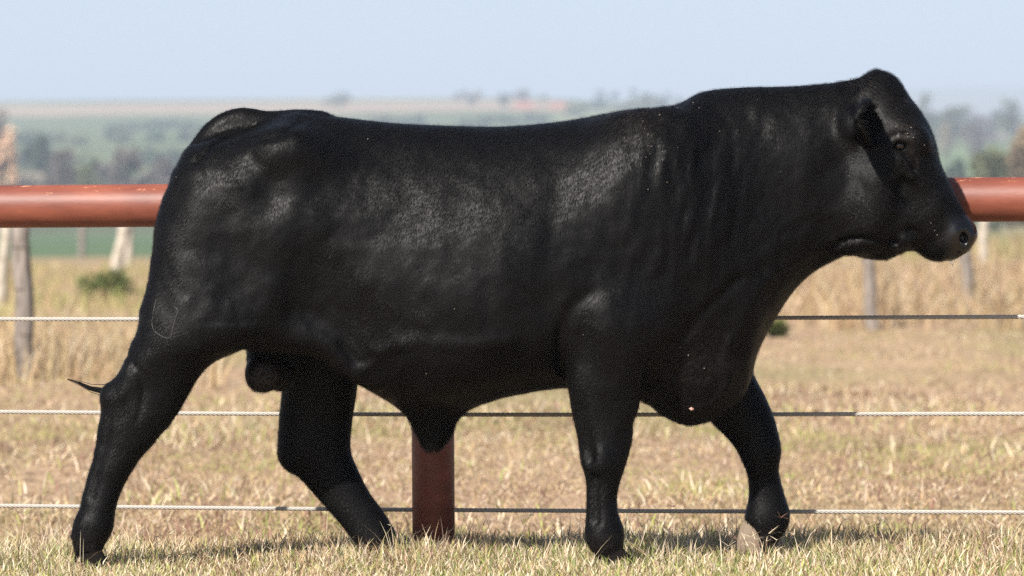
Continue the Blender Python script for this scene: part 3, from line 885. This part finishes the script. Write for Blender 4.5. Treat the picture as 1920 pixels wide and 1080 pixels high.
# jaw angle and lower jaw
for sgn in (-1, 1):
    ell(1612, 385, sgn * .095, 62, 82, .075, .06, rot=-.2)
    ell(1700, 250, sgn * .135, 34, 20, .035, .035, rot=-.45)       # brow
    rod([(1668, 300, sgn * .145), (1712, 340, sgn * .125), (1745, 385, sgn * .10)], [9, 8, 7], k=.06)   # cheek bone
    ell(1722, 385, sgn * .150, 40, 20, .012, .05, op='cut', rot=-1.0)
    ell(1688, 273, sgn * .178, 15, 10, .036, .010, op='cut', rot=-.2)  # eye opening
    rod([(1671, 272, sgn * .163), (1682, 261, sgn * .170), (1696, 262, sgn * .166), (1705, 275, sgn * .156)], [4, 5, 5, 4], k=.008)   # lids
    rod([(1673, 280, sgn * .163), (1688, 288, sgn * .167), (1703, 283, sgn * .158)], [3, 3.6, 3], k=.008)
    rod([(1669, 258, sgn * .175), (1686, 248, sgn * .18), (1706, 254, sgn * .17)], [3, 3, 2], k=.012, op='cut')
    rod([(1700, 290, sgn * .168), (1710, 305, sgn * .160), (1714, 320, sgn * .150)], [3, 3, 2], k=.016, op='cut')
    # muzzle pad, nostril and lips
    ell(1800, 440, sgn * .055, 27, 30, .045, .03, rot=-.6)
    ell(1806, 446, sgn * .102, 9, 13, .030, .012, op='cut', rot=.35)
    rod([(1803, 431, sgn * .094), (1795, 443, sgn * .097), (1800, 459, sgn * .09)], [3, 3.5, 3], k=.01)
    rod([(1812, 470, sgn * .055), (1790, 473, sgn * .088), (1762, 471, sgn * .105), (1738, 463, sgn * .113), (1716, 452, sgn * .118), (1700, 447, sgn * .122)], [2.5, 3.5, 4, 4, 4, 3], k=.008, op='cut')
    rod([(1736, 455, sgn * .10), (1722, 438, sgn * .115), (1704, 430, sgn * .12)], [4, 5, 4], k=.02, op='cut')
    ell(1690, 452, sgn * .098, 22, 14, .03, .02, rot=.2)
# chin and throat wattle
loft([(1690, 455, 1690, 473, 34, 0), (1712, 450, 1714, 470, 36, 0), (1740, 455, 1740, 486, 34, 0), (1770, 465, 1768, 489, 28, 0)], k=.012, cap=.4, n=30)
loft([(1578, 440, 1584, 468, 30, 0), (1606, 445, 1610, 481, 40, 0), (1632, 445, 1634, 486, 42, 0), (1662, 448, 1662, 487, 40, 0), (1684, 450, 1685, 476, 32, 0)], k=.02, cap=.5, n=40)
# ears: curved leaves pointing sideways, hollow side forward
def ear(sgn):
    xb, zb = PX(1602, 238, sgn * .18)
    bx = box(xb - .05, xb + .12, min(sgn * .08, sgn * .36), max(sgn * .08, sgn * .39), zb - .12, zb + .14, .02)
    gx, gy, gz = np.meshgrid(VX[bx[0]], VY[bx[1]], VZ[bx[2]], indexing='ij')
    s = (gy * sgn - .11) / .26
    sc_ = np.clip(s, 0, 1)
    w = .074 * np.sqrt(np.clip(1 - sc_ ** 5, 0.01, 1)) * (.72 + .28 * np.clip(sc_ * 2.2, 0, 1))
    z0 = zb + .004 + .020 * sc_
    v = (gz - z0) / w
    x0 = xb + .030 - .042 * sc_ + .030 * np.clip(np.abs(v), 0, 1.2) ** 2
    th = (.0080 - .002 * sc_) * (1 + 1.0 * np.clip(np.abs(v), 0, 1))
    f = np.maximum((np.abs(gx - x0) - th) * .7, (np.abs(v) - 1) * w * .8)
    f = np.maximum(f, (s - 1) * .2); f = np.maximum(f, (-s - .1) * .2)
    merge(bx, f, .006)
    # fleshy root behind the ear
ear(-1); ear(1)
for sgn in (-1, 1):
    ell(1594, 238, sgn * .135, 20, 32, .05, .03, rot=.1)

# --- surface relief: gentle muscle forms and skin folds pressed into the field
def relief():
    X2, Z2 = np.meshgrid(VX, VZ, indexing='ij')
    D = np.zeros_like(X2)
    def g(px, py, rx, ry, amp, rot=0):
        x, z = PX(px, py, -.3)
        c, s = math.cos(rot), math.sin(rot)
        u = ((X2 - x) * c + (Z2 - z) * s) / px_(rx); v = (-(X2 - x) * s + (Z2 - z) * c) / px_(ry)
        D[...] += amp * np.exp(-(u * u + v * v))
    def line(pts, wpx, amp):
        P2 = catmull([PX(a, b, -.3) for a, b in pts], len(pts) * 8)
        d = np.full(X2.shape, 1e9)
        for i in range(len(P2) - 1):
            a, b = P2[i], P2[i + 1]; e = b - a; L2 = e @ e + 1e-12
            u = np.clip(((X2 - a[0]) * e[0] + (Z2 - a[1]) * e[1]) / L2, 0, 1)
            d = np.minimum(d, np.hypot(X2 - a[0] - u * e[0], Z2 - a[1] - u * e[1]))
        L_ = len(P2)
        D[...] += amp * np.exp(-(d / px_(wpx)) ** 2)
    g(560, 430, 60, 50, .008, .4); g(720, 520, 90, 60, .008); g(930, 480, 120, 60, .007)
    g(700, 600, 70, 60, -.012); g(1010, 560, 50, 70, -.010); g(830, 620, 90, 40, -.004)
    g(1040, 420, 24, 110, -.006, -.1)
    g(1130, 600, 55, 60, .010); g(1100, 640, 18, 60, -.010, .1)
    g(1020, 640, 24, 50, .006, .2)
    line([(1062, 700), (1056, 640), (1070, 580), (1105, 550)], 14, -.008)      # behind the elbow
    line([(1050, 610), (1046, 650), (1054, 700)], 5, -.006)
    line([(1218, 720), (1216, 680), (1236, 655), (1280, 628), (1330, 575), (1390, 520)], 12, -.010)   # front of the shoulder
    line([(1240, 645), (1290, 612), (1350, 545), (1400, 500), (1470, 460), (1540, 440)], 18, .004)
    line([(1570, 455), (1500, 485), (1440, 530), (1400, 590), (1376, 650), (1380, 700)], 13, .006)    # edge of the dewlap
    line([(1372, 640), (1362, 680), (1372, 720), (1340, 762), (1290, 776)], 8, .007)
    line([(660, 715), (700, 668), (780, 640), (870, 645), (960, 640)], 14, .006)
    line([(640, 650), (670, 680), (700, 668)], 8, -.006)
    line([(240, 670), (262, 700), (268, 740), (256, 790)], 6, -.006)                       # tendon groove above the hock
    line([(240, 640), (236, 700), (228, 745)], 7, .004)
    line([(470, 232), (430, 250), (395, 272), (362, 305)], 5, -.008)
    line([(560, 228), (520, 256), (470, 262)], 8, -.006)
    line([(1190, 790), (1160, 830), (1150, 870)], 8, -.003)
    line([(1562, 464), (1600, 447), (1650, 446), (1692, 454)], 6, -.010)
    line([(1738, 420), (1752, 445), (1762, 462)], 6, -.003)
    line([(1660, 330), (1640, 380), (1645, 430)], 22, .005)
    g(1440, 380, 60, 90, -.006, .3); g(1520, 300, 60, 60, .006)
    pxg = 960 + X2 * SC * 1.018; pyg = lvl(960) + (CAM_H - Z2) * SC * 1.018
    wr = np.clip((pxg - 1120) / 90, 0, 1) * np.clip((1560 - pxg) / 160, 0, 1) * np.clip((pyg - 215) / 90, 0, 1) * np.clip((600 - pyg) / 120, 0, 1)
    warp = 40 * (fbm(pxg * .006, pyg * .006, 2, 12) - .5)
    D += wr * .016 * (fbm((pxg + warp + .12 * pyg) * .05, pyg * .010, 3, 13) - .5) * (.3 + 1.2 * fbm(pxg * .012, pyg * .009, 2, 14))
    D += .010 * (fbm(pxg * .012, pyg * .012, 3, 15) - .5)
    D += .006 * (fbm(pxg * .035, pyg * .03, 2, 16) - .5)
    near = np.clip((-VY - .02) / .06, 0, 1)
    for j in range(len(VY)):
        if near[j] > 0:
            GF[:, j, :] -= (D * near[j]).astype(np.float32)
relief()

def surface_nets():
    nx, ny, nz = GF.shape
    ins = GF < 0
    c = np.zeros((nx - 1, ny - 1, nz - 1), np.int8)
    for dx in (0, 1):
        for dy in (0, 1):
            for dz in (0, 1):
                c += ins[dx:nx - 1 + dx, dy:ny - 1 + dy, dz:nz - 1 + dz]
    act = (c > 0) & (c < 8)
    I, J, K = np.nonzero(act)
    idx = np.full(act.shape, -1, np.int64); idx[I, J, K] = np.arange(len(I))
    cor = [(a, b, d) for a in (0, 1) for b in (0, 1) for d in (0, 1)]
    val = {o: GF[I + o[0], J + o[1], K + o[2]].astype(float) for o in cor}
    acc = np.zeros((len(I), 3)); cnt = np.zeros(len(I))
    for a in cor:
        for ax in range(3):
            if a[ax]: continue
            b = list(a); b[ax] = 1; b = tuple(b)
            va, vb = val[a], val[b]
            m = (va < 0) != (vb < 0)
            t = np.where(m, va / np.where(m, va - vb, 1), 0)
            p = np.array(a, float)[None].repeat(len(I), 0); p[:, ax] = t
            acc[m] += p[m]; cnt[m] += 1
    p = acc / cnt[:, None]
    V = np.stack([VX[I] + p[:, 0] * (VX[I + 1] - VX[I]), VY[J] + p[:, 1] * (VY[J + 1] - VY[J]), VZ[K] + p[:, 2] * (VZ[K + 1] - VZ[K])], 1)
    F = []
    for ax in range(3):
        sl0 = [slice(1, -1)] * 3; sl1 = [slice(1, -1)] * 3
        sl0[ax] = slice(0, -1); sl1[ax] = slice(1, None)
        a = ins[tuple(sl0)]; b = ins[tuple(sl1)]
        e = np.nonzero(a != b)
        o = [x + (0 if k == ax else 1) for k, x in enumerate(e)]
        u, v = [k for k in range(3) if k != ax]
        def cell(du, dv):
            q = [x.copy() for x in o]; q[u] -= du; q[v] -= dv
            return idx[q[0], q[1], q[2]]
        quad = np.stack([cell(1, 1), cell(0, 1), cell(0, 0), cell(1, 0)], 1)
        flip = a[e] if ax != 1 else ~a[e]
        quad = np.where(flip[:, None], quad, quad[:, ::-1])
        F.append(quad)
    F = np.vstack(F)
    F = F[(F >= 0).all(1)]
    # keep the largest connected piece
    lab = np.arange(len(V))
    for _ in range(400):
        m = lab[F].min(1)
        new = lab.copy()
        for k in range(4): np.minimum.at(new, F[:, k], m)
        new = new[new]
        if (new == lab).all(): break
        lab = new
    r, cc = np.unique(lab, return_counts=True)
    keep = lab == r[cc.argmax()]
    remap = np.cumsum(keep) - 1
    F = remap[F[keep[F].all(1)]]; V = V[keep]
    # light smoothing
    for it, lam in enumerate((.5, -.35, .5)):
        s = np.zeros_like(V); n = np.zeros(len(V))
        for k in range(4):
            a, b = F[:, k], F[:, (k + 1) % 4]
            np.add.at(s, a, V[b]); np.add.at(n, a, 1)
            np.add.at(s, b, V[a]); np.add.at(n, b, 1)
        V = V + lam * (s / n[:, None] - V)
    return V, F
BV, BF = surface_nets()
del GF

def fur_mat():
    m, t, N, L, P = mat_new("black_coat")
    tc = N.new("ShaderNodeTexCoord")
    def at_n(n):
        a = N.new("ShaderNodeAttribute"); a.attribute_name = n; return a
    brown, wet, wr = at_n("brown"), at_n("wet"), at_n("wrinkle")
    mx = N.new("ShaderNodeMix"); mx.data_type = 'RGBA'
    mx.inputs[6].default_value = (.0028, .0026, .0028, 1); mx.inputs[7].default_value = (.034, .027, .024, 1)
    L.new(brown.outputs['Fac'], mx.inputs[0]); L.new(mx.outputs[2], P.inputs['Base Color'])
    mr = N.new("ShaderNodeMapRange"); mr.inputs[3].default_value = .44; mr.inputs[4].default_value = .22
    L.new(wet.outputs['Fac'], mr.inputs[0]); L.new(mr.outputs[0], P.inputs['Roughness'])
    P.inputs['Specular IOR Level'].default_value = .10
    L.new(wet.outputs['Fac'], (wv := N.new('ShaderNodeMapRange')).inputs[0]); wv.inputs[3].default_value = .10; wv.inputs[4].default_value = .5; L.new(wv.outputs[0], P.inputs['Specular IOR Level'])
    def noise(scale, vec, detail=3):
        mp = N.new("ShaderNodeMapping"); mp.inputs['Scale'].default_value = vec
        n = N.new("ShaderNodeTexNoise"); n.inputs['Scale'].default_value = scale; n.inputs['Detail'].default_value = detail
        L.new(tc.outputs['Object'], mp.inputs[0]); L.new(mp.outputs[0], n.inputs['Vector']); return n
    n1 = noise(260, (1, 1, .5), 3)        # short hair grain
    n2 = noise(34, (1, 1, .22), 4)         # vertical ripples of skin
    n3 = noise(30, (1, 1, 1), 3)
    mw = N.new("ShaderNodeMath"); mw.operation = 'MULTIPLY'
    L.new(n2.outputs[0], mw.inputs[0]); L.new(wr.outputs['Fac'], mw.inputs[1])
    b1 = N.new("ShaderNodeBump"); b1.inputs['Strength'].default_value = .75; b1.inputs['Distance'].default_value = .006
    L.new(mw.outputs[0], b1.inputs['Height'])
    b3 = N.new("ShaderNodeBump"); b3.inputs['Strength'].default_value = .25; b3.inputs['Distance'].default_value = .006
    L.new(n3.outputs[0], b3.inputs['Height']); L.new(b1.outputs[0], b3.inputs['Normal'])
    b2 = N.new("ShaderNodeBump"); b2.inputs['Strength'].default_value = .3; b2.inputs['Distance'].default_value = .0018
    L.new(n1.outputs[0], b2.inputs['Height']); L.new(b3.outputs[0], b2.inputs['Normal'])
    L.new(b2.outputs[0], P.inputs['Normal'])
    return m
FUR = fur_mat()
def build_bull():
    V = BV.copy(); V[:, 1] += YB
    base = np.array([0, YB, 0.0])
    root = empty("bull", tuple(base))
    tag(root, "muscular black bull walking to the right in profile in front of the red pipe rail", "bull")
    me = np_mesh("body", V - base, BF)
    # pixel position of every vertex for the regional coat differences and the painted sunlight on the scrotum
    pxx = 960 + V[:, 0] / V[:, 1] * FPX; pyy = lvl(960) + (CAM_H - V[:, 2]) / V[:, 1] * FPX - 12 * (pxx - 960) / 1920
    def gs(cx, cy, rx, ry): return np.exp(-((pxx - cx) / rx) ** 2 - ((pyy - cy) / ry) ** 2)
    brown = .7 * gs(1700, 243, 26, 20) + .35 * gs(1712, 295, 16, 16) + .35 * gs(1690, 180, 40, 30) + .5 * gs(1625, 160, 25, 18) + 1.1 * gs(497, 708, 42, 34) + .35 * gs(1300, 690, 60, 60) + .25 * gs(1190, 230, 60, 30)  # scrotum's own brown is strengthened to paint in sunlight on its lower half
    brown = brown + .5 * ((pyy > 1000) * np.clip((pyy - 990) / 60, 0, 1))
    brown = np.clip(brown * (.5 + fbm(pxx * .09, pyy * .09, 3, 5)), 0, 1)
    wet = np.clip((pxx - 1768) / 22, 0, 1) * np.clip((pyy - 395 ) / 25, 0, 1)
    wr = np.clip((pxx - 1080) / 110, 0, 1) * np.clip((1620 - pxx) / 160, 0, 1) * np.clip((pyy - 190) / 90, 0, 1) * np.clip((640 - pyy) / 120, 0, 1)
    wr = .10 + .9 * wr * (.35 + 1.1 * fbm(pxx * .012, pyy * .008, 3, 8))
    set_attr(me, "brown", brown); set_attr(me, "wet", wet); set_attr(me, "wrinkle", wr)
    link("body", me, FUR, root)
    bvh = BVHTree.FromPolygons([tuple(v) for v in V], [tuple(f) for f in BF])
    def hit(px, py):
        d = (at(px, py, 10) - Vector((0, 0, CAM_H))).normalized()
        h = bvh.ray_cast(Vector((0, 0, CAM_H)), d)
        return h
    # eyes
    em, t, N, L, P = mat_new("wet_dark_eye")
    P.inputs['Base Color'].default_value = (.006, .004, .0035, 1); P.inputs['Roughness'].default_value = .06
    for sgn in (-1, 1):
        x, z = PX(1687, 273, sgn * .158)
        import bmesh
        bm = bmesh.new(); bmesh.ops.create_uvsphere(bm, u_segments=28, v_segments=18, radius=.0215)
        me2 = bpy.data.meshes.new("eye"); bm.to_mesh(me2); bm.free()
        e = link("eye", me2, em, root); e.location = (x, sgn * .1475, z); e.scale = (1, .9, .8)
    # brand mark: pale scar line following the skin
    bmx, t, N, L, P = mat_new("branded_skin")
    P.inputs['Base Color'].default_value = (.045, .038, .034, 1); P.inputs['Roughness'].default_value = .6
    pts = []
    for (a, b) in catmull([(293, 562), (287, 590), (286, 612), (296, 626), (318, 634), (324, 615), (331, 590), (334, 582), (326, 575)], 60):
        h = hit(a, b)
        if h[0] is not None: pts.append(h[0] + h[1] * .0008 - Vector(tuple(base)))
    if len(pts) > 5:
        rr = [.0007 + .0007 * abs(math.sin(i * 1.3) * math.sin(i * .37)) for i in range(len(pts))]
        A = tube_arrays(pts, rr, 6); V2, F2 = join_arrays([A])
        link("brand_mark", np_mesh("brand_mark", V2, F2), bmx, root)
    # small bare pink patch on the brisket
    h = hit(1297, 766)
    if h[0] is not None:
        pm, t, N, L, P = mat_new("bare_pink_skin")
        P.inputs['Base Color'].default_value = (.42, .24, .20, 1); P.inputs['Roughness'].default_value = .4
        bm = bmesh.new(); bmesh.ops.create_uvsphere(bm, u_segments=16, v_segments=10, radius=.0062)
        for v in bm.verts: v.co *= 1 + .25 * math.sin(v.co.x * 900 + v.co.z * 700)
        me2 = bpy.data.meshes.new("bare_patch"); bm.to_mesh(me2); bm.free()
        e = link("bare_patch", me2, pm, root); e.location = h[0] - Vector(tuple(base)); e.scale = (1.2, .45, .9)
    # drool under the muzzle
    gm, t, N, L, P = mat_new("clear_drool")
    P.inputs['Base Color'].default_value = (.8, .8, .8, 1); P.inputs['Roughness'].default_value = .05; P.inputs['Transmission Weight'].default_value = .9; P.inputs['IOR'].default_value = 1.33
    arr = []
    for (a, b, c, d) in ((1776, 484, 1784, 496), (1792, 483, 1786, 497), (1784, 485, 1786, 500)):
        p0 = PX(a, b, -.03); p1 = PX(c, d, -.03)
        arr.append(tube_arrays([Vector((p0[0], -.03, p0[1])), Vector(((p0[0] + p1[0]) / 2, -.032, (p0[1] + p1[1]) / 2 - .002)), Vector((p1[0], -.03, p1[1]))], [.0016, .001, .0014], 6))
    V2, F2 = join_arrays(arr)
    tag(link("drool", np_mesh("drool", V2, F2), gm, root), kind="stuff")
    # chaff and dust specks caught in the coat
    cm, t, N, L, P = mat_new("pale_chaff")
    P.inputs['Base Color'].default_value = (.20, .16, .13, 1); P.inputs['Roughness'].default_value = .8
    arr = []
    spots = [(1605, 160), (1420, 188), (1702, 250), (1690, 244), (1712, 258), (1697, 252), (1708, 240), (1680, 238), (1745, 418), (1752, 432), (1757, 440), (1320, 690), (1275, 650), (1290, 665)]
    for k in range(44):
        spots.append((rng.normal(1210, 40), rng.normal(250, 40)) if k < 30 else (rng.uniform(330, 1740), rng.uniform(230, 720)))
    for (a, b) in spots:
        h = hit(a, b)
        if h[0] is None: continue
        c = h[0] + h[1] * .003 - Vector(tuple(base)); r = rng.uniform(.0006, .0017)
        q = Vector(tuple(rng.normal(0, 1, 3))).normalized()
        arr.append(tube_arrays([c - q * r * 1.4, c, c + q * r * 1.4], [r * .4, r, r * .4], 5))
    V2, F2 = join_arrays(arr)
    tag(link("chaff_specks", np_mesh("chaff_specks", V2, F2), cm, root), kind="stuff")
    # hooves: two claws each
    hm, t, N, L, P = mat_new("hoof_horn")
    nz = N.new("ShaderNodeTexNoise"); nz.inputs['Scale'].default_value = 40
    rp = N.new("ShaderNodeValToRGB"); rp.color_ramp.elements[0].color = (.003, .0025, .0025, 1); rp.color_ramp.elements[1].color = (.012, .009, .008, 1)
    L.new(nz.outputs[0], rp.inputs[0]); L.new(rp.outputs[0], P.inputs['Base Color']); P.inputs['Roughness'].default_value = .8; P.inputs['Specular IOR Level'].default_value = .05
    hp, t, N, L, P = mat_new('pale_hoof_horn')
    nz = N.new('ShaderNodeTexNoise'); nz.inputs['Scale'].default_value = 55; nz.inputs['Detail'].default_value = 8
    rp = N.new('ShaderNodeValToRGB'); rp.color_ramp.elements[0].color = (.07, .05, .035, 1); rp.color_ramp.elements[1].color = (.24, .18, .125, 1)
    L.new(nz.outputs[0], rp.inputs[0]); L.new(rp.outputs[0], P.inputs['Base Color']); P.inputs['Roughness'].default_value = .8
    for (xc, y0, hw, yy, toe, sole) in [(164, 1026, 25, NY, 10, 0), (714, 1024, 24, FY, 22, 0), (1140, 1028, 26, AY, 14, 0), (1414, 944, 21, BY + .002, -9, -2)]:
        arr = []
        yb = lvl(xc) + FPX * CAM_H / (YB + yy) + sole
        for side in (-1, 1):
            pts, rad = [], []
            for f in np.linspace(0, 1, 9):
                X_, Z_ = PX(xc + toe * f + side * -((3 + 9 * f) if xc != 1414 else 3 * f), y0 + f * (yb - y0), yy)
                pts.append(Vector((X_, yy + side * (.018 + .008 * f), max(Z_, .003))))
                rad.append(px_(hw * ((.78 + .30 * f) if xc != 1414 else (.30 + .80 * math.sin(f * 1.9) ** 1.3 * (1.06 - .25 * f ** 6)))) * (1.0 if f < .95 else .94))
            V2, Q, T = tube_arrays(pts, rad, 22)
            cy = yy + side * .023
            V2[:, 1] = cy + (V2[:, 1] - cy) * .52
            arr.append((V2, Q, T))
        V2, F2 = join_arrays(arr)
        ho = link("hoof", np_mesh("hoof", V2, F2), hp if xc == 1414 else hm, root)
        if xc == 1414: ho["label"] = "pale tan bent hoof of the lifted far foreleg"
    # tail switch: strands flicked out behind the hock
    Vs, Fs, o = [], [], 0
    P0 = [(262, 700, .0), (232, 722, -.02), (196, 735, -.03), (172, 730, -.03), (150, 719, -.03), (127, 711, -.03)]
    for k in range(46):
        sp = rng.normal(0, 1, 2)
        pts, rad = [], []
        cut = rng.uniform(.72, 1)
        for i, (a, b, y) in enumerate(P0):
            f = i / 5
            if f > cut + .1: break
            wdt = (3.6 * (1 - f) ** .7 + .5) * (.6 + .8 * math.sin(2.2 * f + 1))
            X_, Z_ = PX(a + sp[0] * wdt * .6, b + sp[1] * wdt + (rng.random() - .4) * 1.5, y)
            pts.append(Vector((X_, y + sp[0] * .008, Z_))); rad.append(.0016 * (1 - .75 * f))
        V2, Q, T = tube_arrays(pts, rad, 4)
        Vs.append((V2, Q, T))
    V2, F2 = join_arrays(Vs)
    link("tail_tuft", np_mesh("tail_tuft", V2, F2), FUR, root)
    # ear edge and crest hairs, belly and sheath fringe: short coat hairs standing off the skin
    n = len(V)
    nor = np.zeros((n, 3), np.float32); me.vertices.foreach_get("normal", nor.ravel()) if False else None
    nr = np.empty(n * 3, np.float32); me.vertices.foreach_get("normal", nr); nr = nr.reshape(-1, 3)
    vis = (nr[:, 1] < .35)
    cand = np.nonzero(vis)[0]
    NH = 420000
    idx = cand[rng.integers(0, len(cand), NH)]
    pt = V[idx] + rng.uniform(-.004, .004, (NH, 3)) * np.array([1, 0, 1])
    nn = nr[idx]
    ph, pv = pxx[idx], pyy[idx]
    flow = np.zeros((NH, 3)); flow[:, 0] = -.55; flow[:, 2] = -1.0; flow[:, 1] = .0
    hd = np.clip((ph - 1560) / 80, 0, 1); flow[:, 0] += hd * 1.6
    flow[:, 0] += (fbm(ph * .02, pv * .02, 2, 44) - .5) * 1.4
    legs = np.clip((pv - 740) / 60, 0, 1); flow[:, 0] *= (1 - .7 * legs)
    flow -= nn * np.einsum('ij,ij->i', flow, nn)[:, None]
    flow /= np.linalg.norm(flow, axis=1)[:, None] + 1e-6
    ln = rng.uniform(.006, .013, NH)
    ln[(pv > 770) & (pv < 870) & (ph > 760) & (ph < 880)] *= 3.0
    ln[(ph > 1260) & (ph < 1560) & (pv < 200)] *= 1.3
    ln[(ph > 1575) & (ph < 1690) & (pv < 178)] *= 1.9
    ln[(ph > 700) & (ph < 1330) & (pv < 260)] *= 1.25
    ln *= np.where((ph > 1765) & (pv > 400), .15, 1)
    ln *= np.where((np.hypot(ph - 1688, (pv - 273) * 1.2) < 26), .25, 1)
    d = flow + nn * rng.uniform(.08, .32, (NH, 1)) + rng.normal(0, .10, (NH, 3))
    d /= np.linalg.norm(d, axis=1)[:, None]
    sd = np.cross(d, nn); sd /= np.linalg.norm(sd, axis=1)[:, None] + 1e-6
    wd = rng.uniform(.0004, .0008, (NH, 1))
    tip = pt + d * ln[:, None] - nn * (ln * .12)[:, None]
    mid = pt + d * (ln * .5)[:, None] + nn * (ln * .06)[:, None]
    VV = np.stack([pt - sd * wd, pt + sd * wd, mid + sd * wd * .8, mid - sd * wd * .8, tip], 1).reshape(-1, 3) - base
    i5 = (np.arange(NH) * 5)[:, None]
    FQ = i5 + np.array([[0, 1, 2, 3]]); FT = i5 + np.array([[3, 2, 4]])
    me3 = np_mesh("coat_hair", VV, [FQ, FT])
    hmat, t, N, L, P = mat_new("black_hair")
    P.inputs['Base Color'].default_value = (.0034, .0031, .0033, 1); P.inputs['Roughness'].default_value = .5; P.inputs['Specular IOR Level'].default_value = .11
    tag(link("coat_hair", me3, hmat, root, smooth=True), kind="stuff")
build_bull()
